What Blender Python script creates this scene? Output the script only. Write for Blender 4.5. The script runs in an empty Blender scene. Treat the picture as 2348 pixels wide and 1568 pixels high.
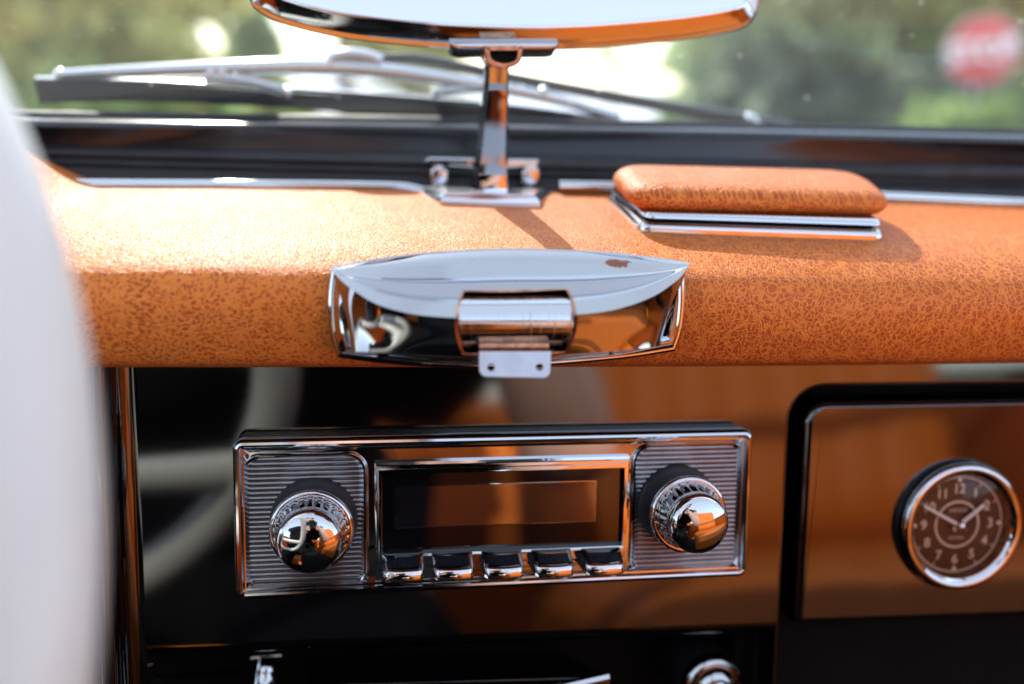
import bpy, math, random
import numpy as np
from mathutils import Matrix, Vector

# ---------------------------------------------------------------- camera, sky, sun, exposure
S = bpy.context.scene
COL = S.collection
FPX = 2050.0; CX, CY = 1173.5, 784.0          # focal length and centre in pixels of a 2347 wide picture
def _n(v):
    v = np.array(v, float); return v / np.linalg.norm(v)
_ex = _n([14680 - CX, 716 - CY, FPX])
_xv = CX - (FPX * FPX + (170 - CY) * (716 - CY)) / (14680 - CX)
_ey = _n([_xv - CX, 170 - CY, FPX])
_ez = np.cross(_ex, _ey)
ROT = np.stack([_ex, _ey, _ez])
CAM = np.array([0.0, 0.0, 1.1])
cam = bpy.data.cameras.new('camera'); cam_o = bpy.data.objects.new('render_camera', cam); COL.objects.link(cam_o)
r_, d_, f_ = ROT[:, 0], ROT[:, 1], ROT[:, 2]
cam_o.matrix_world = Matrix(((r_[0], -d_[0], -f_[0], CAM[0]), (r_[1], -d_[1], -f_[1], CAM[1]),
                             (r_[2], -d_[2], -f_[2], CAM[2]), (0, 0, 0, 1)))
cam.sensor_width = 36.0; cam.lens = 36.0 * FPX / 2347.0
cam.clip_start = 0.01; cam.clip_end = 600.0
cam.dof.use_dof = True; cam.dof.focus_distance = 0.305; cam.dof.aperture_fstop = 3.3
cam.dof.aperture_blades = 9; cam.dof.aperture_rotation = 0.3
S.camera = cam_o

SUN_DIR = _n([0.16, -0.79, -0.60])           # the way the light travels
world = bpy.data.worlds.new('World'); S.world = world; world.use_nodes = True
wn = world.node_tree; wn.nodes.clear()
sky = wn.nodes.new('ShaderNodeTexSky'); sky.sky_type = 'NISHITA'; sky.sun_disc = False
sky.sun_elevation = math.asin(-SUN_DIR[2]); sky.sun_rotation = math.atan2(-SUN_DIR[0], -SUN_DIR[1])
sky.air_density = 0.85; sky.dust_density = 0.5; sky.ozone_density = 1.0
bg = wn.nodes.new('ShaderNodeBackground'); bg.inputs['Strength'].default_value = 0.15
wo = wn.nodes.new('ShaderNodeOutputWorld')
veil = wn.nodes.new('ShaderNodeMix'); veil.data_type = 'RGBA'; veil.blend_type = 'MIX'; veil.inputs[0].default_value = 0.42
veil.inputs[7].default_value = (3.6, 3.75, 4.0, 1.0)            # thin even high haze over the whole sky
wn.links.new(sky.outputs[0], veil.inputs[6]); wn.links.new(veil.outputs[2], bg.inputs[0]); wn.links.new(bg.outputs[0], wo.inputs[0])
sun = bpy.data.lights.new('sun', 'SUN'); sun.energy = 2.0; sun.angle = math.radians(0.5); sun.color = (1.0, 0.95, 0.87)
sun_o = bpy.data.objects.new('sun', sun); COL.objects.link(sun_o)
sun_o.rotation_euler = Vector(SUN_DIR).to_track_quat('-Z', 'Y').to_euler(); sun_o.location = (0, 6, 8)
S.view_settings.view_transform = 'Standard'; S.view_settings.look = 'None'
S.view_settings.exposure = 1.75; S.view_settings.gamma = 1.0
S.cycles.max_bounces = 10; S.cycles.glossy_bounces = 6; S.cycles.transparent_max_bounces = 12
S.cycles.caustics_reflective = False; S.cycles.caustics_refractive = False
S.cycles.sample_clamp_indirect = 6.0; S.cycles.use_denoising = True

# ---------------------------------------------------------------- geometry helpers
def ray(px, py): return ROT @ np.array([(px - CX) / FPX, (py - CY) / FPX, 1.0])
def project(P):
    c = ROT.T @ (np.array(P) - CAM); return CX + FPX * c[0] / c[2], CY + FPX * c[1] / c[2]
def at_depth(px, py, d): return CAM + ray(px, py) * d
def at_y(px, py, Y):
    r = ray(px, py); return CAM + r * (Y - CAM[1]) / r[1]
def at_z(px, py, Z):
    r = ray(px, py); return CAM + r * (Z - CAM[2]) / r[2]

class Frame:
    def __init__(s, o, u, v, w): s.o, s.u, s.v, s.w = [np.array(a, float) for a in (o, u, v, w)]
    def __call__(s, a, b, c=0.0): return s.o + s.u * a + s.v * b + s.w * c
    def loc(s, px, py, c=0.0):
        r = ray(px, py); o = s.o + s.w * c
        p = CAM + r * (((o - CAM) @ s.w) / (r @ s.w)) - o
        return (float(p @ s.u), float(p @ s.v))
    def shift(s, a, b, c=0.0): return Frame(s(a, b, c), s.u, s.v, s.w)

class MB:
    def __init__(s): s.v = []; s.f = []; s.uv = None
    def add(s, vs, fs):
        b = len(s.v); s.v += [tuple(map(float, p)) for p in vs]; s.f += [tuple(b + i for i in f) for f in fs]; return s
    def grid(s, rows, closed_u=False, closed_v=False, skip=None):
        nr, nc = len(rows), len(rows[0]); vs = [p for r in rows for p in r]; fs = []
        for i in range(nr if closed_v else nr - 1):
            for j in range(nc if closed_u else nc - 1):
                if skip and skip(i, j): continue
                i2, j2 = (i + 1) % nr, (j + 1) % nc
                fs.append((i * nc + j, i * nc + j2, i2 * nc + j2, i2 * nc + j))
        return s.add(vs, fs)
    def ngon(s, pts): return s.add(pts, [tuple(range(len(pts)))])
    def box(s, F, a0, a1, b0, b1, c0, c1, bev=0.0):
        o = [(a0, b0), (a1, b0), (a1, b1), (a0, b1)]
        if bev <= 0: return s.prism(F, o, [(0, c0), (0, c1)])
        return s.prism(F, o, [(0, c0), (0, c1 - bev), (bev, c1)])
    def prism(s, F, outline, profile, cap0=True, cap1=True):
        rings = [[F(a, b, w) for a, b in inset(outline, ins)] for ins, w in profile]
        n = len(outline); s.grid(rings, closed_u=True)
        if cap1: s.ngon(rings[-1])
        if cap0: s.ngon(rings[0][::-1])
        return s
    def tube(s, path, rad, n=10, cap=True, up=(0, 0, 1), sq=None):
        path = [np.array(p, float) for p in path]; m = len(path)
        if not isinstance(rad, list): rad = [rad] * m
        rows = []
        for i, p in enumerate(path):
            t = path[min(i + 1, m - 1)] - path[max(i - 1, 0)]; t = _n(t)
            a = np.cross(t, np.array(up, float))
            if np.linalg.norm(a) < 1e-4: a = np.cross(t, np.array((1.0, 0, 0)))
            a = _n(a); b = np.cross(a, t); r = rad[i]; ra, rb = (r if hasattr(r, '__len__') else (r, r))
            row = []
            for k in range(n):
                c, d = math.cos(2 * math.pi * k / n), math.sin(2 * math.pi * k / n)
                if sq: c, d = [math.copysign(abs(x) ** sq, x) for x in (c, d)]
                row.append(p + a * ra * c + b * rb * d)
            rows.append(row)
        s.grid(rows, closed_u=True)
        if cap: s.ngon(rows[0][::-1]); s.ngon(rows[-1])
        return s
    def lathe(s, F, prof, n=48, flute=None, cap=True):
        rows = []
        for i, (r, w) in enumerate(prof):
            row = []
            for k in range(n):
                t = 2 * math.pi * k / n
                rr = r * (flute(i, t) if flute else 1.0)
                row.append(F(rr * math.cos(t), rr * math.sin(t), w))
            rows.append(row)
        s.grid(rows, closed_u=True)
        if cap and prof[-1][0] > 1e-6: s.ngon(rows[-1])
        return s
    def build(s, name, mat, parent=None, sharp=35, smooth=True, bevel=0.0):
        me = bpy.data.meshes.new(name); me.from_pydata(s.v, [], s.f); me.update()
        me.materials.append(mat)
        if s.uv:
            L = me.uv_layers.new(name='UVMap')
            for lp in me.loops: L.data[lp.index].uv = s.uv[lp.vertex_index]
        if smooth:
            me.shade_smooth()
            if sharp is not None: me.set_sharp_from_angle(angle=math.radians(sharp))
        o = bpy.data.objects.new(name, me); COL.objects.link(o)
        if parent is not None:
            o.parent = parent; o.matrix_parent_inverse = parent.matrix_world.inverted()
        if bevel:
            m = o.modifiers.new('bevel', 'BEVEL'); m.width = bevel; m.segments = 2; m.limit_method = 'ANGLE'
        return o

def inset(outline, d):
    if abs(d) < 1e-9: return [tuple(p) for p in outline]
    n = len(outline); P = np.array(outline, float); out = []
    area = sum(P[i][0] * P[(i + 1) % n][1] - P[(i + 1) % n][0] * P[i][1] for i in range(n))
    sg = 1.0 if area > 0 else -1.0
    for i in range(n):
        e0 = P[i] - P[i - 1]; e1 = P[(i + 1) % n] - P[i]
        e0 = e0 / (np.linalg.norm(e0) + 1e-12); e1 = e1 / (np.linalg.norm(e1) + 1e-12)
        n0 = np.array([-e0[1], e0[0]]) * sg; n1 = np.array([-e1[1], e1[0]]) * sg
        b = n0 + n1; k = 1.0 + n0 @ n1
        out.append(tuple(P[i] + b * d / max(k, 0.25)))
    return out
def rrect(cx, cy, hw, hh, r, n=6):
    o = []
    for qx, qy, a0 in ((1, -1, -90), (1, 1, 0), (-1, 1, 90), (-1, -1, 180)):
        for k in range(n + 1):
            a = math.radians(a0 + 90 * k / n)
            o.append((cx + qx * (hw - r) + r * math.cos(a), cy + qy * (hh - r) + r * math.sin(a)))
    return o
def circ(cx, cy, r, n=48): return [(cx + r * math.cos(2 * math.pi * k / n), cy + r * math.sin(2 * math.pi * k / n)) for k in range(n)]
def spline(pts, n):
    """Catmull-Rom through the points, n samples evenly along them."""
    P = np.array(pts, float)
    if len(P) == 2: return [P[0] + (P[1] - P[0]) * t for t in np.linspace(0, 1, n)]
    E = np.vstack([2 * P[0] - P[1], P, 2 * P[-1] - P[-2]]); dense = []
    for i in range(1, len(E) - 2):
        for t in np.linspace(0, 1, 24, endpoint=False):
            a, b, c, d = E[i - 1], E[i], E[i + 1], E[i + 2]
            dense.append(0.5 * (2 * b + (c - a) * t + (2 * a - 5 * b + 4 * c - d) * t * t + (3 * b - a - 3 * c + d) * t ** 3))
    dense.append(P[-1]); D = np.array(dense)
    L = np.concatenate([[0], np.cumsum(np.linalg.norm(np.diff(D, axis=0), axis=1))])
    return [np.array([np.interp(x, L, D[:, k]) for k in range(D.shape[1])]) for x in np.linspace(0, L[-1], n)]
def holed_plate(name, F, outer, holes, thick, mat, parent, sharp=30):
    cu = bpy.data.curves.new(name, 'CURVE'); cu.dimensions = '2D'; cu.fill_mode = 'BOTH'; cu.extrude = thick / 2
    for ol in [outer] + holes:
        sp = cu.splines.new('POLY'); sp.points.add(len(ol) - 1); sp.use_cyclic_u = True
        for i, (a, b) in enumerate(ol): sp.points[i].co = (a, b, 0, 1)
    tmp = bpy.data.objects.new(name + '_curve', cu); COL.objects.link(tmp)
    bpy.context.view_layer.update()
    me = bpy.data.meshes.new_from_object(tmp.evaluated_get(bpy.context.evaluated_depsgraph_get()))
    bpy.data.objects.remove(tmp)
    M = Matrix([[F.u[i], F.v[i], F.w[i], F.o[i]] for i in range(3)] + [[0, 0, 0, 1]])
    me.transform(M); me.materials.clear(); me.materials.append(mat); me.name = name
    me.shade_smooth(); me.set_sharp_from_angle(angle=math.radians(sharp))
    o = bpy.data.objects.new(name, me); COL.objects.link(o)
    if parent is not None: o.parent = parent; o.matrix_parent_inverse = parent.matrix_world.inverted()
    return o
def text(name, s, F, size, mat, parent, extrude=0.0001, rot=0.0, bold=0.0):
    cu = bpy.data.curves.new(name, 'FONT'); cu.body = s; cu.size = size; cu.align_x = 'CENTER'; cu.align_y = 'CENTER'
    cu.extrude = extrude; cu.offset = bold
    tmp = bpy.data.objects.new(name + '_curve', cu); COL.objects.link(tmp); bpy.context.view_layer.update()
    me = bpy.data.meshes.new_from_object(tmp.evaluated_get(bpy.context.evaluated_depsgraph_get()))
    bpy.data.objects.remove(tmp)
    c, s_ = math.cos(rot), math.sin(rot); u = F.u * c + F.v * s_; v = F.v * c - F.u * s_
    M = Matrix([[u[i], v[i], F.w[i], F.o[i]] for i in range(3)] + [[0, 0, 0, 1]])
    me.transform(M); me.materials.clear(); me.materials.append(mat); me.name = name
    o = bpy.data.objects.new(name, me); COL.objects.link(o)
    if parent is not None: o.parent = parent; o.matrix_parent_inverse = parent.matrix_world.inverted()
    return o
def tag(o, label=None, cat=None, group=None, kind=None):
    for k, v in (('label', label), ('category', cat), ('group', group), ('kind', kind)):
        if v: o[k] = v
    return o
def thing(name, loc, label, cat, group=None):
    o = bpy.data.objects.new(name, None); COL.objects.link(o); o.location = tuple(map(float, loc)); o.empty_display_size = 0.01
    bpy.context.view_layer.update()
    return tag(o, label, cat, group)

# ---------------------------------------------------------------- materials
class NT:
    def __init__(s, name):
        s.m = bpy.data.materials.new(name); s.m.use_nodes = True; s.t = s.m.node_tree; s.t.nodes.clear()
        s.out = s.n('ShaderNodeOutputMaterial')
    def n(s, typ, **kw):
        nd = s.t.nodes.new(typ)
        for k, v in kw.items():
            if hasattr(nd, k): setattr(nd, k, v)
            else: s.set(nd.inputs[k.replace('_', ' ')], v)
        return nd
    def set(s, sock, v):
        if isinstance(v, bpy.types.NodeSocket): s.t.links.new(v, sock)
        elif isinstance(v, (tuple, list)) and len(v) == 3 and sock.type == 'RGBA': sock.default_value = (*v, 1)
        else: sock.default_value = v
    def math(s, op, a, b=None, c=None, clamp=False):
        nd = s.n('ShaderNodeMath'); nd.operation = op; nd.use_clamp = clamp; s.set(nd.inputs[0], a)
        if b is not None: s.set(nd.inputs[1], b)
        if c is not None: s.set(nd.inputs[2], c)
        return nd.outputs[0]
    def step(s, x, lo, hi, a=0.0, b=1.0):
        nd = s.n('ShaderNodeMapRange'); nd.interpolation_type = 'SMOOTHSTEP'
        for i, v in enumerate((x, lo, hi, a, b)): s.set(nd.inputs[i], v)
        return nd.outputs[0]
    def mix(s, f, a, b):
        nd = s.n('ShaderNodeMix'); nd.data_type = 'RGBA'
        s.set(nd.inputs[0], f); s.set(nd.inputs[6], a); s.set(nd.inputs[7], b); return nd.outputs[2]
    def noise(s, vec, scale, detail=3.0, rough=0.55, out=0):
        nd = s.n('ShaderNodeTexNoise')
        if vec is not None: s.set(nd.inputs['Vector'], vec)
        s.set(nd.inputs['Scale'], scale); s.set(nd.inputs['Detail'], detail); s.set(nd.inputs['Roughness'], rough); return nd.outputs[out]
    def vor(s, vec, scale, feature='F1', out='Distance', rand=1.0):
        nd = s.n('ShaderNodeTexVoronoi'); nd.feature = feature; s.set(nd.inputs['Vector'], vec); s.set(nd.inputs['Scale'], scale)
        s.set(nd.inputs['Randomness'], rand); return nd.outputs[out]
    def coord(s, which='Object'): return s.n('ShaderNodeTexCoord').outputs[which]
    def mapping(s, vec, scale=(1, 1, 1), rot=(0, 0, 0), loc=(0, 0, 0)):
        nd = s.n('ShaderNodeMapping'); s.set(nd.inputs['Vector'], vec); nd.inputs['Scale'].default_value = scale
        nd.inputs['Rotation'].default_value = rot; nd.inputs['Location'].default_value = loc; return nd.outputs[0]
    def vadd(s, a, b, k):
        sc = s.n('ShaderNodeVectorMath'); sc.operation = 'SCALE'; s.set(sc.inputs[0], b); sc.inputs['Scale'].default_value = k
        ad = s.n('ShaderNodeVectorMath'); ad.operation = 'ADD'; s.set(ad.inputs[0], a); s.set(ad.inputs[1], sc.outputs[0]); return ad.outputs[0]
    def bump(s, h, dist, strength=1.0, normal=None):
        nd = s.n('ShaderNodeBump'); s.set(nd.inputs['Height'], h); nd.inputs['Distance'].default_value = dist
        nd.inputs['Strength'].default_value = strength
        if normal is not None: s.set(nd.inputs['Normal'], normal)
        return nd.outputs[0]
    def bsdf(s, **kw):
        nd = s.n('ShaderNodeBsdfPrincipled')
        for k, v in kw.items(): s.set(nd.inputs[k.replace('_', ' ')], v)
        s.t.links.new(nd.outputs[0], s.out.inputs[0]); return nd

def simple(name, col, rough=0.5, metal=0.0, spec=0.5, var=0.12, vs=40.0, bump=0.0, bs=300.0, coat=0.0, rvar=0.0):
    t = NT(name); co = t.coord(); nz = t.noise(co, vs, 4)
    c = t.mix(t.step(nz, 0.3, 0.7), tuple(x * (1 - var) for x in col), tuple(min(1, x * (1 + var)) for x in col))
    kw = dict(Base_Color=c, Metallic=metal, Specular_IOR_Level=spec, Coat_Weight=coat)
    kw['Roughness'] = t.math('ADD', rough - rvar / 2, t.math('MULTIPLY', t.noise(co, vs * 1.7, 3), rvar)) if rvar else rough
    if bump: kw['Normal'] = t.bump(t.noise(co, bs, 4), bump)
    t.bsdf(**kw); return t.m

def chrome_mat(name, rough=0.05, wave=0.00005, ws=60.0, scratch=0.0, tint=(0.575, 0.585, 0.60), dirt=0.25):
    t = NT(name); co = t.coord()
    smut = t.step(t.noise(co, 90, 5, 0.65), 0.52, 0.78)
    fine = t.step(t.noise(co, 900, 3), 0.45, 0.8)
    r = t.math('ADD', rough, t.math('MULTIPLY', t.math('MULTIPLY', smut, fine), dirt))
    b = t.bump(t.noise(co, ws, 2), wave)
    if scratch:
        sc = t.noise(t.mapping(co, (1600, 60, 60)), 1.0, 2); b = t.bump(t.step(sc, 0.55, 0.75), scratch, 1.0, b)
        r = t.math('ADD', r, t.math('MULTIPLY', t.step(sc, 0.5, 0.75), 0.12))
    t.bsdf(Base_Color=tint, Metallic=1.0, Roughness=r, Normal=b); return t.m

def leather_mat(name, sheen_top=True):
    """pebbled tan hide with red-brown islands; the map is laid out in metres along and round the pad"""
    t = NT(name); uv = t.coord('UV')
    w1 = t.noise(uv, 55, 3, 0.6, out=1); w2 = t.noise(uv, 420, 2, 0.5, out=1)
    p = t.vadd(t.vadd(uv, w1, 0.010), w2, 0.0004)
    sep = t.n('ShaderNodeSeparateXYZ'); t.set(sep.inputs[0], uv)
    east = t.step(t.math('ADD', sep.outputs[0], t.math('MULTIPLY', t.noise(uv, 22, 2), 0.10)), 0.06, 0.17)
    cell = t.vor(t.mapping(p, (1.0, 0.8, 1)), 560, 'DISTANCE_TO_EDGE')
    f1 = t.vor(p, 700)
    crease = t.vor(t.mapping(p, (1.7, 0.55, 1), (0, 0, 0.25)), 150, 'DISTANCE_TO_EDGE')
    blot = t.noise(uv, 1100, 3, 0.6)
    clump = t.noise(uv, 120, 2)
    # west: separate small islands; east: islands packed edge to edge between pale creases
    isl_w = t.math('MULTIPLY', t.step(f1, 0.58, 0.36), t.step(t.math('ADD', t.math('MULTIPLY', blot, 0.8), t.math('MULTIPLY', clump, 0.25)), 0.44, 0.56))
    isl_e = t.math('MULTIPLY', t.step(t.math('ADD', cell, t.math('MULTIPLY', t.math('SUBTRACT', blot, 0.5), 0.25)), 0.03, 0.15), t.step(crease, 0.0, 0.075))
    isl = t.math('ADD', t.math('MULTIPLY', isl_w, t.math('SUBTRACT', 1.0, east)), t.math('MULTIPLY', t.math('MULTIPLY', isl_e, 0.92), east))
    tone = t.noise(uv, 14, 3)
    tan = t.mix(tone, (0.80, 0.230, 0.036), (0.90, 0.285, 0.052))
    col = t.mix(t.math('MULTIPLY', isl, t.step(tone, 0.3, 0.7, 0.72, 0.95), clamp=True), tan, (0.43, 0.066, 0.012))
    grain = t.vor(t.mapping(p, (1, 0.7, 1)), 780, 'DISTANCE_TO_EDGE')
    h = t.math('ADD', t.step(grain, 0.0, 0.16), t.math('MULTIPLY', t.step(crease, 0.0, 0.12), 0.5))
    h = t.math('ADD', h, t.math('MULTIPLY', t.noise(uv, 2600, 2), 0.15))
    wr = t.vor(t.mapping(t.vadd(uv, w1, 0.016), (0.55, 1.9, 1), (0, 0, 0.12)), 190, 'DISTANCE_TO_EDGE')
    h = t.math('ADD', h, t.math('MULTIPLY', t.step(wr, 0.0, 0.10), t.step(t.noise(uv, 11, 2), 0.40, 0.62, 0.1, 1.3)))
    nrm = t.bump(h, 0.00012, 0.9, t.bump(t.noise(uv, 38, 2), 0.0009))
    rough = t.math('ADD', 0.43, t.math('MULTIPLY', t.noise(uv, 700, 2), 0.16))
    t.bsdf(Base_Color=col, Roughness=rough, Specular_IOR_Level=0.27, Normal=nrm); return t.m

def gloss_black(name, col=(0.002, 0.002, 0.0025), wave=0.0007, ws=8.0, rough=0.05, ior=2.05):
    t = NT(name); co = t.coord()
    dust = t.step(t.vor(co, 260), 0.045, 0.02); dust = t.math('MULTIPLY', dust, t.step(t.noise(co, 45, 2), 0.52, 0.6))
    c = t.mix(t.math('MULTIPLY', dust, 0.35), col, (0.35, 0.34, 0.33))
    t.bsdf(Base_Color=c, Roughness=t.math('ADD', rough, t.math('MULTIPLY', t.noise(co, 120, 4), 0.02)), IOR=ior, Specular_IOR_Level=0.5,
           Normal=t.bump(t.noise(co, ws, 1, 0.4), wave)); return t.m

M = {}
M['chrome'] = chrome_mat('chrome', dirt=0.4)
M['chrome_old'] = chrome_mat('worn_chrome', 0.055, 0.00012, 45, dirt=0.4)
M['chrome_roller'] = chrome_mat('scratched_chrome', 0.09, 0.00004, 40, scratch=0.00003)
M['steel'] = simple('tab_steel', (0.52, 0.54, 0.58), 0.38, 1.0, var=0.08, vs=120, rvar=0.2, bump=0.00004, bs=500)
M['foot'] = chrome_mat('dulled_foot_chrome', 0.2, 0.0001, 40, tint=(0.72, 0.73, 0.75))
M['copper'] = simple('worn_brass_edge', (0.50, 0.27, 0.17), 0.3, 1.0, var=0.3, vs=260, rvar=0.3)
M['leather'] = leather_mat('tan_pebbled_leather')
M['lacquer'] = gloss_black('black_lacquer')
M['black_plastic'] = simple('black_plastic', (0.012, 0.013, 0.016), 0.3, var=0.2, vs=200, rvar=0.1)
M['rubber'] = simple('black_rubber', (0.016, 0.017, 0.02), 0.55, var=0.3, vs=60, bump=0.0001, bs=400, rvar=0.2)
M['soft_black'] = simple('matt_black', (0.0035, 0.0035, 0.004), 0.8, var=0.2, spec=0.15)
M['grey_paint'] = simple('dark_grey_sill_paint', (0.010, 0.011, 0.014), 0.2, var=0.15, vs=30, rvar=0.08, spec=0.5)
M['cream'] = simple('cream_wheel_resin', (0.80, 0.79, 0.72), 0.22, var=0.03, vs=20, spec=0.5)
M['inlay'] = simple('speckled_black_inlay', (0.010, 0.013, 0.020), 0.25, var=0.6, vs=2500, rvar=0.2)
M['ribs'] = simple('dark_ribbed_metal', (0.26, 0.26, 0.275), 0.24, 0.9, var=0.1, vs=150, rvar=0.08)
M['ivory'] = simple('ivory_dial_print', (0.72, 0.55, 0.42), 0.5, var=0.05)
M['hand'] = simple('ivory_hand_paint', (0.85, 0.78, 0.70), 0.4, var=0.05)
M['dial'] = simple('brown_dial', (0.045, 0.016, 0.010), 0.35, var=0.15, vs=80)
def mirror_glass():
    t = NT('mirror_silver'); t.bsdf(Base_Color=(0.74, 0.76, 0.77), Metallic=1.0, Roughness=t.math('MULTIPLY', t.noise(t.coord(), 30, 3), 0.03)); return t.m
M['mirror'] = mirror_glass()
def screen_mat(name, col, ior):
    t = NT(name); co = t.coord()
    t.bsdf(Base_Color=col, Roughness=t.math('MULTIPLY', t.noise(co, 300, 3), 0.05), IOR=ior); return t.m
M['screen'] = screen_mat('black_screen_glass', (0.003, 0.003, 0.004), 1.7)
M['lcd'] = screen_mat('mirror_like_lcd', (0.006, 0.006, 0.007), 3.3)
def glass_mat(name, dust, specks):
    t = NT(name); co = t.coord()
    tr = t.n('ShaderNodeBsdfTransparent', Color=(0.96, 0.98, 0.97)); gl = t.n('ShaderNodeBsdfGlossy', Roughness=0.02)
    fr = t.n('ShaderNodeFresnel', IOR=1.3)
    a = t.n('ShaderNodeMixShader'); t.set(a.inputs[0], fr.outputs[0]); t.set(a.inputs[1], tr.outputs[0]); t.set(a.inputs[2], gl.outputs[0])
    sc = a.outputs[0]
    if dust:
        du = t.n('ShaderNodeBsdfTranslucent', Color=(0.85, 0.86, 0.84)); df = t.n('ShaderNodeBsdfDiffuse', Color=(0.8, 0.8, 0.78))
        ad = t.n('ShaderNodeMixShader'); ad.inputs[0].default_value = 0.35; t.set(ad.inputs[1], du.outputs[0]); t.set(ad.inputs[2], df.outputs[0])
        sp = t.math('MULTIPLY', t.step(t.vor(co, 75), 0.075, 0.045), t.step(t.noise(co, 14, 2), 0.42, 0.55))
        fac = t.math('ADD', t.math('MULTIPLY', t.step(t.noise(co, 9, 4), 0.25, 0.8, 0.55, 1.25), dust), t.math('MULTIPLY', sp, specks))
        b = t.n('ShaderNodeMixShader'); t.set(b.inputs[0], fac); t.set(b.inputs[1], sc); t.set(b.inputs[2], ad.outputs[0]); sc = b.outputs[0]
    t.t.links.new(sc, t.out.inputs[0]); return t.m
M['windscreen'] = glass_mat('dusty_windscreen_glass', 0.025, 0.36)
M['clear'] = glass_mat('clock_glass', 0.0, 0.0)
def seat_mat():
    t = NT('orange_seat_leather'); co = t.coord()
    c = t.mix(t.noise(co, 9, 3), (0.56, 0.135, 0.016), (0.64, 0.17, 0.024))
    t.bsdf(Base_Color=c, Roughness=0.5, Specular_IOR_Level=0.2, Normal=t.bump(t.vor(co, 500, 'DISTANCE_TO_EDGE'), 0.0002)); return t.m
M['seat'] = seat_mat()
M['stitch'] = simple('dark_seam', (0.12, 0.03, 0.012), 0.7)
M['carpet'] = simple('dark_carpet', (0.010, 0.009, 0.009), 0.9, var=0.4, vs=300)
M['skin'] = simple('skin', (0.62, 0.36, 0.27), 0.5, var=0.06, vs=25)
M['cloth'] = simple('black_shirt_cloth', (0.008, 0.008, 0.009), 0.9, spec=0.08, var=0.3, vs=60, bump=0.004, bs=25)
M['hair'] = simple('dark_hair', (0.02, 0.014, 0.01), 0.6, var=0.3, vs=200)

# ---------------------------------------------------------------- frames of the dashboard
T10 = math.radians(10)
O0 = at_depth(1130, 1180, 0.32)
NRM = np.array([0, -math.cos(T10), math.sin(T10)]); UPV = np.array([0, math.sin(T10), math.cos(T10)]); XV = np.array([1.0, 0, 0])
RF = Frame(O0 + XV * (0.0448 - O0[0]), XV, UPV, NRM)            # radio face
FF = RF.shift(0, 0, -0.011)                                      # fascia surface

# ---------------------------------------------------------------- dashboard
dash = thing('dashboard', (0.08, 0.36, 0.9), 'orange tan leather padded dashboard over a glossy black fascia', 'dashboard')
PROF = [(838, .300), (836, .292), (828, .2866), (800, .2826), (760, .2792), (715, .2774), (682, .2773), (652, .2784), (632, .2804), (616, .2834), (600, .2882), (583, .2942),
        (565, .3020), (545, .3120), (525, .3240), (498, .3410), (470, .3600), (447, .3800), (439, .3900), (438, .400)]
PROF_SOFT = [(838, .300), (836, .292), (828, .2868), (800, .2834), (760, .2806), (715, .2797), (682, .2808), (652, .2836), (632, .2866), (616, .2898), (600, .2934), (583, .2978),
        (565, .3036), (545, .3122), (525, .3240), (498, .3410), (470, .3600), (447, .3800), (439, .3900), (438, .400)]
prof3 = spline([(at_y(1170, py, Y)[1], at_y(1170, py, Y)[2]) for py, Y in PROF], 80)
prof_s = spline([(at_y(1170, py, Y)[1], at_y(1170, py, Y)[2]) for py, Y in PROF_SOFT], 80)
def pad_z(Y): return float(np.interp(Y, [p[0] for p in prof3 if p[1] > 1.0435], [p[1] for p in prof3 if p[1] > 1.0435]))
pad = MB(); pad.uv = []; rows = []
xs = np.concatenate([np.linspace(-0.30, -0.15, 16), np.linspace(-0.1485, 0.34, 220), np.linspace(0.36, 0.75, 12)])
L = np.concatenate([[0], np.cumsum(np.linalg.norm(np.diff(np.array(prof3), axis=0), axis=1))])
rng = np.random.RandomState(3)
for (y0_, z0_), (y1_, z1_), l in zip(prof3, prof_s, L):
    row = []
    for x in xs:
        q = max(0.0, min(1.0, (x - 0.085) / 0.08)); q = q * q * (3 - 2 * q); q = max(q, 0.42 + 0.16 * math.sin(x * 38 + 0.6) - 0.22 * math.exp(-((x - 0.045) / 0.035) ** 2)); y = y0_ + (y1_ - y0_) * q; z = z0_ + (z1_ - z0_) * q
        s = max(0.0, min(1.0, (-0.108 - x) / 0.055)); s = s * s * (3 - 2 * s)
        k = max(0.0, min(1.0, (z - 1.02) / 0.03))
        zz = z + 0.020 * s * k; yy = y - 0.004 * s
        yy += 0.0012 * math.sin(x * 31 + z * 40) * (1 - abs(2 * k - 1)) * 0.6
        zz += 0.0003 * math.sin(x * 24 + 1.0) * k
        zz -= 0.0010 * (1 - k) * math.cos((x - 0.16) * 9)
        # the hide is drawn up round the ashtray
        g = math.exp(-((x - 0.112) / 0.010) ** 2) + math.exp(-((x + 0.028) / 0.010) ** 2)
        yy -= 0.0016 * g * (1 - abs(2 * k - 1))
        row.append((x, yy, zz)); pad.uv.append((x, l))
    rows.append(row)
pad.grid(rows)
pad.build('dash_pad', M['leather'], dash, sharp=None)

# fascia plate with the rounded opening for the glovebox lid
def fl(px, py, w=0.0): return FF.loc(px, py, w)
gx0 = fl(1803, 1150)[0]; gtop = fl(2000, 886)[1]; gbot = fl(2000, 1700)[1]
fx0 = fl(322, 1100)[0]; ftop = fl(1170, 790)[1]; fbot = fl(1500, 1436)[1]
gap_o = [(gx0 + 0.5, gbot - .0), (gx0 + 0.5, gtop)]
hole = rrect(gx0 + 0.20, (gtop + gbot) / 2, 0.20, (gtop - gbot) / 2, 0.013, 10)
E_ = 0.0020
hole_big = inset(hole, -E_)
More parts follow.
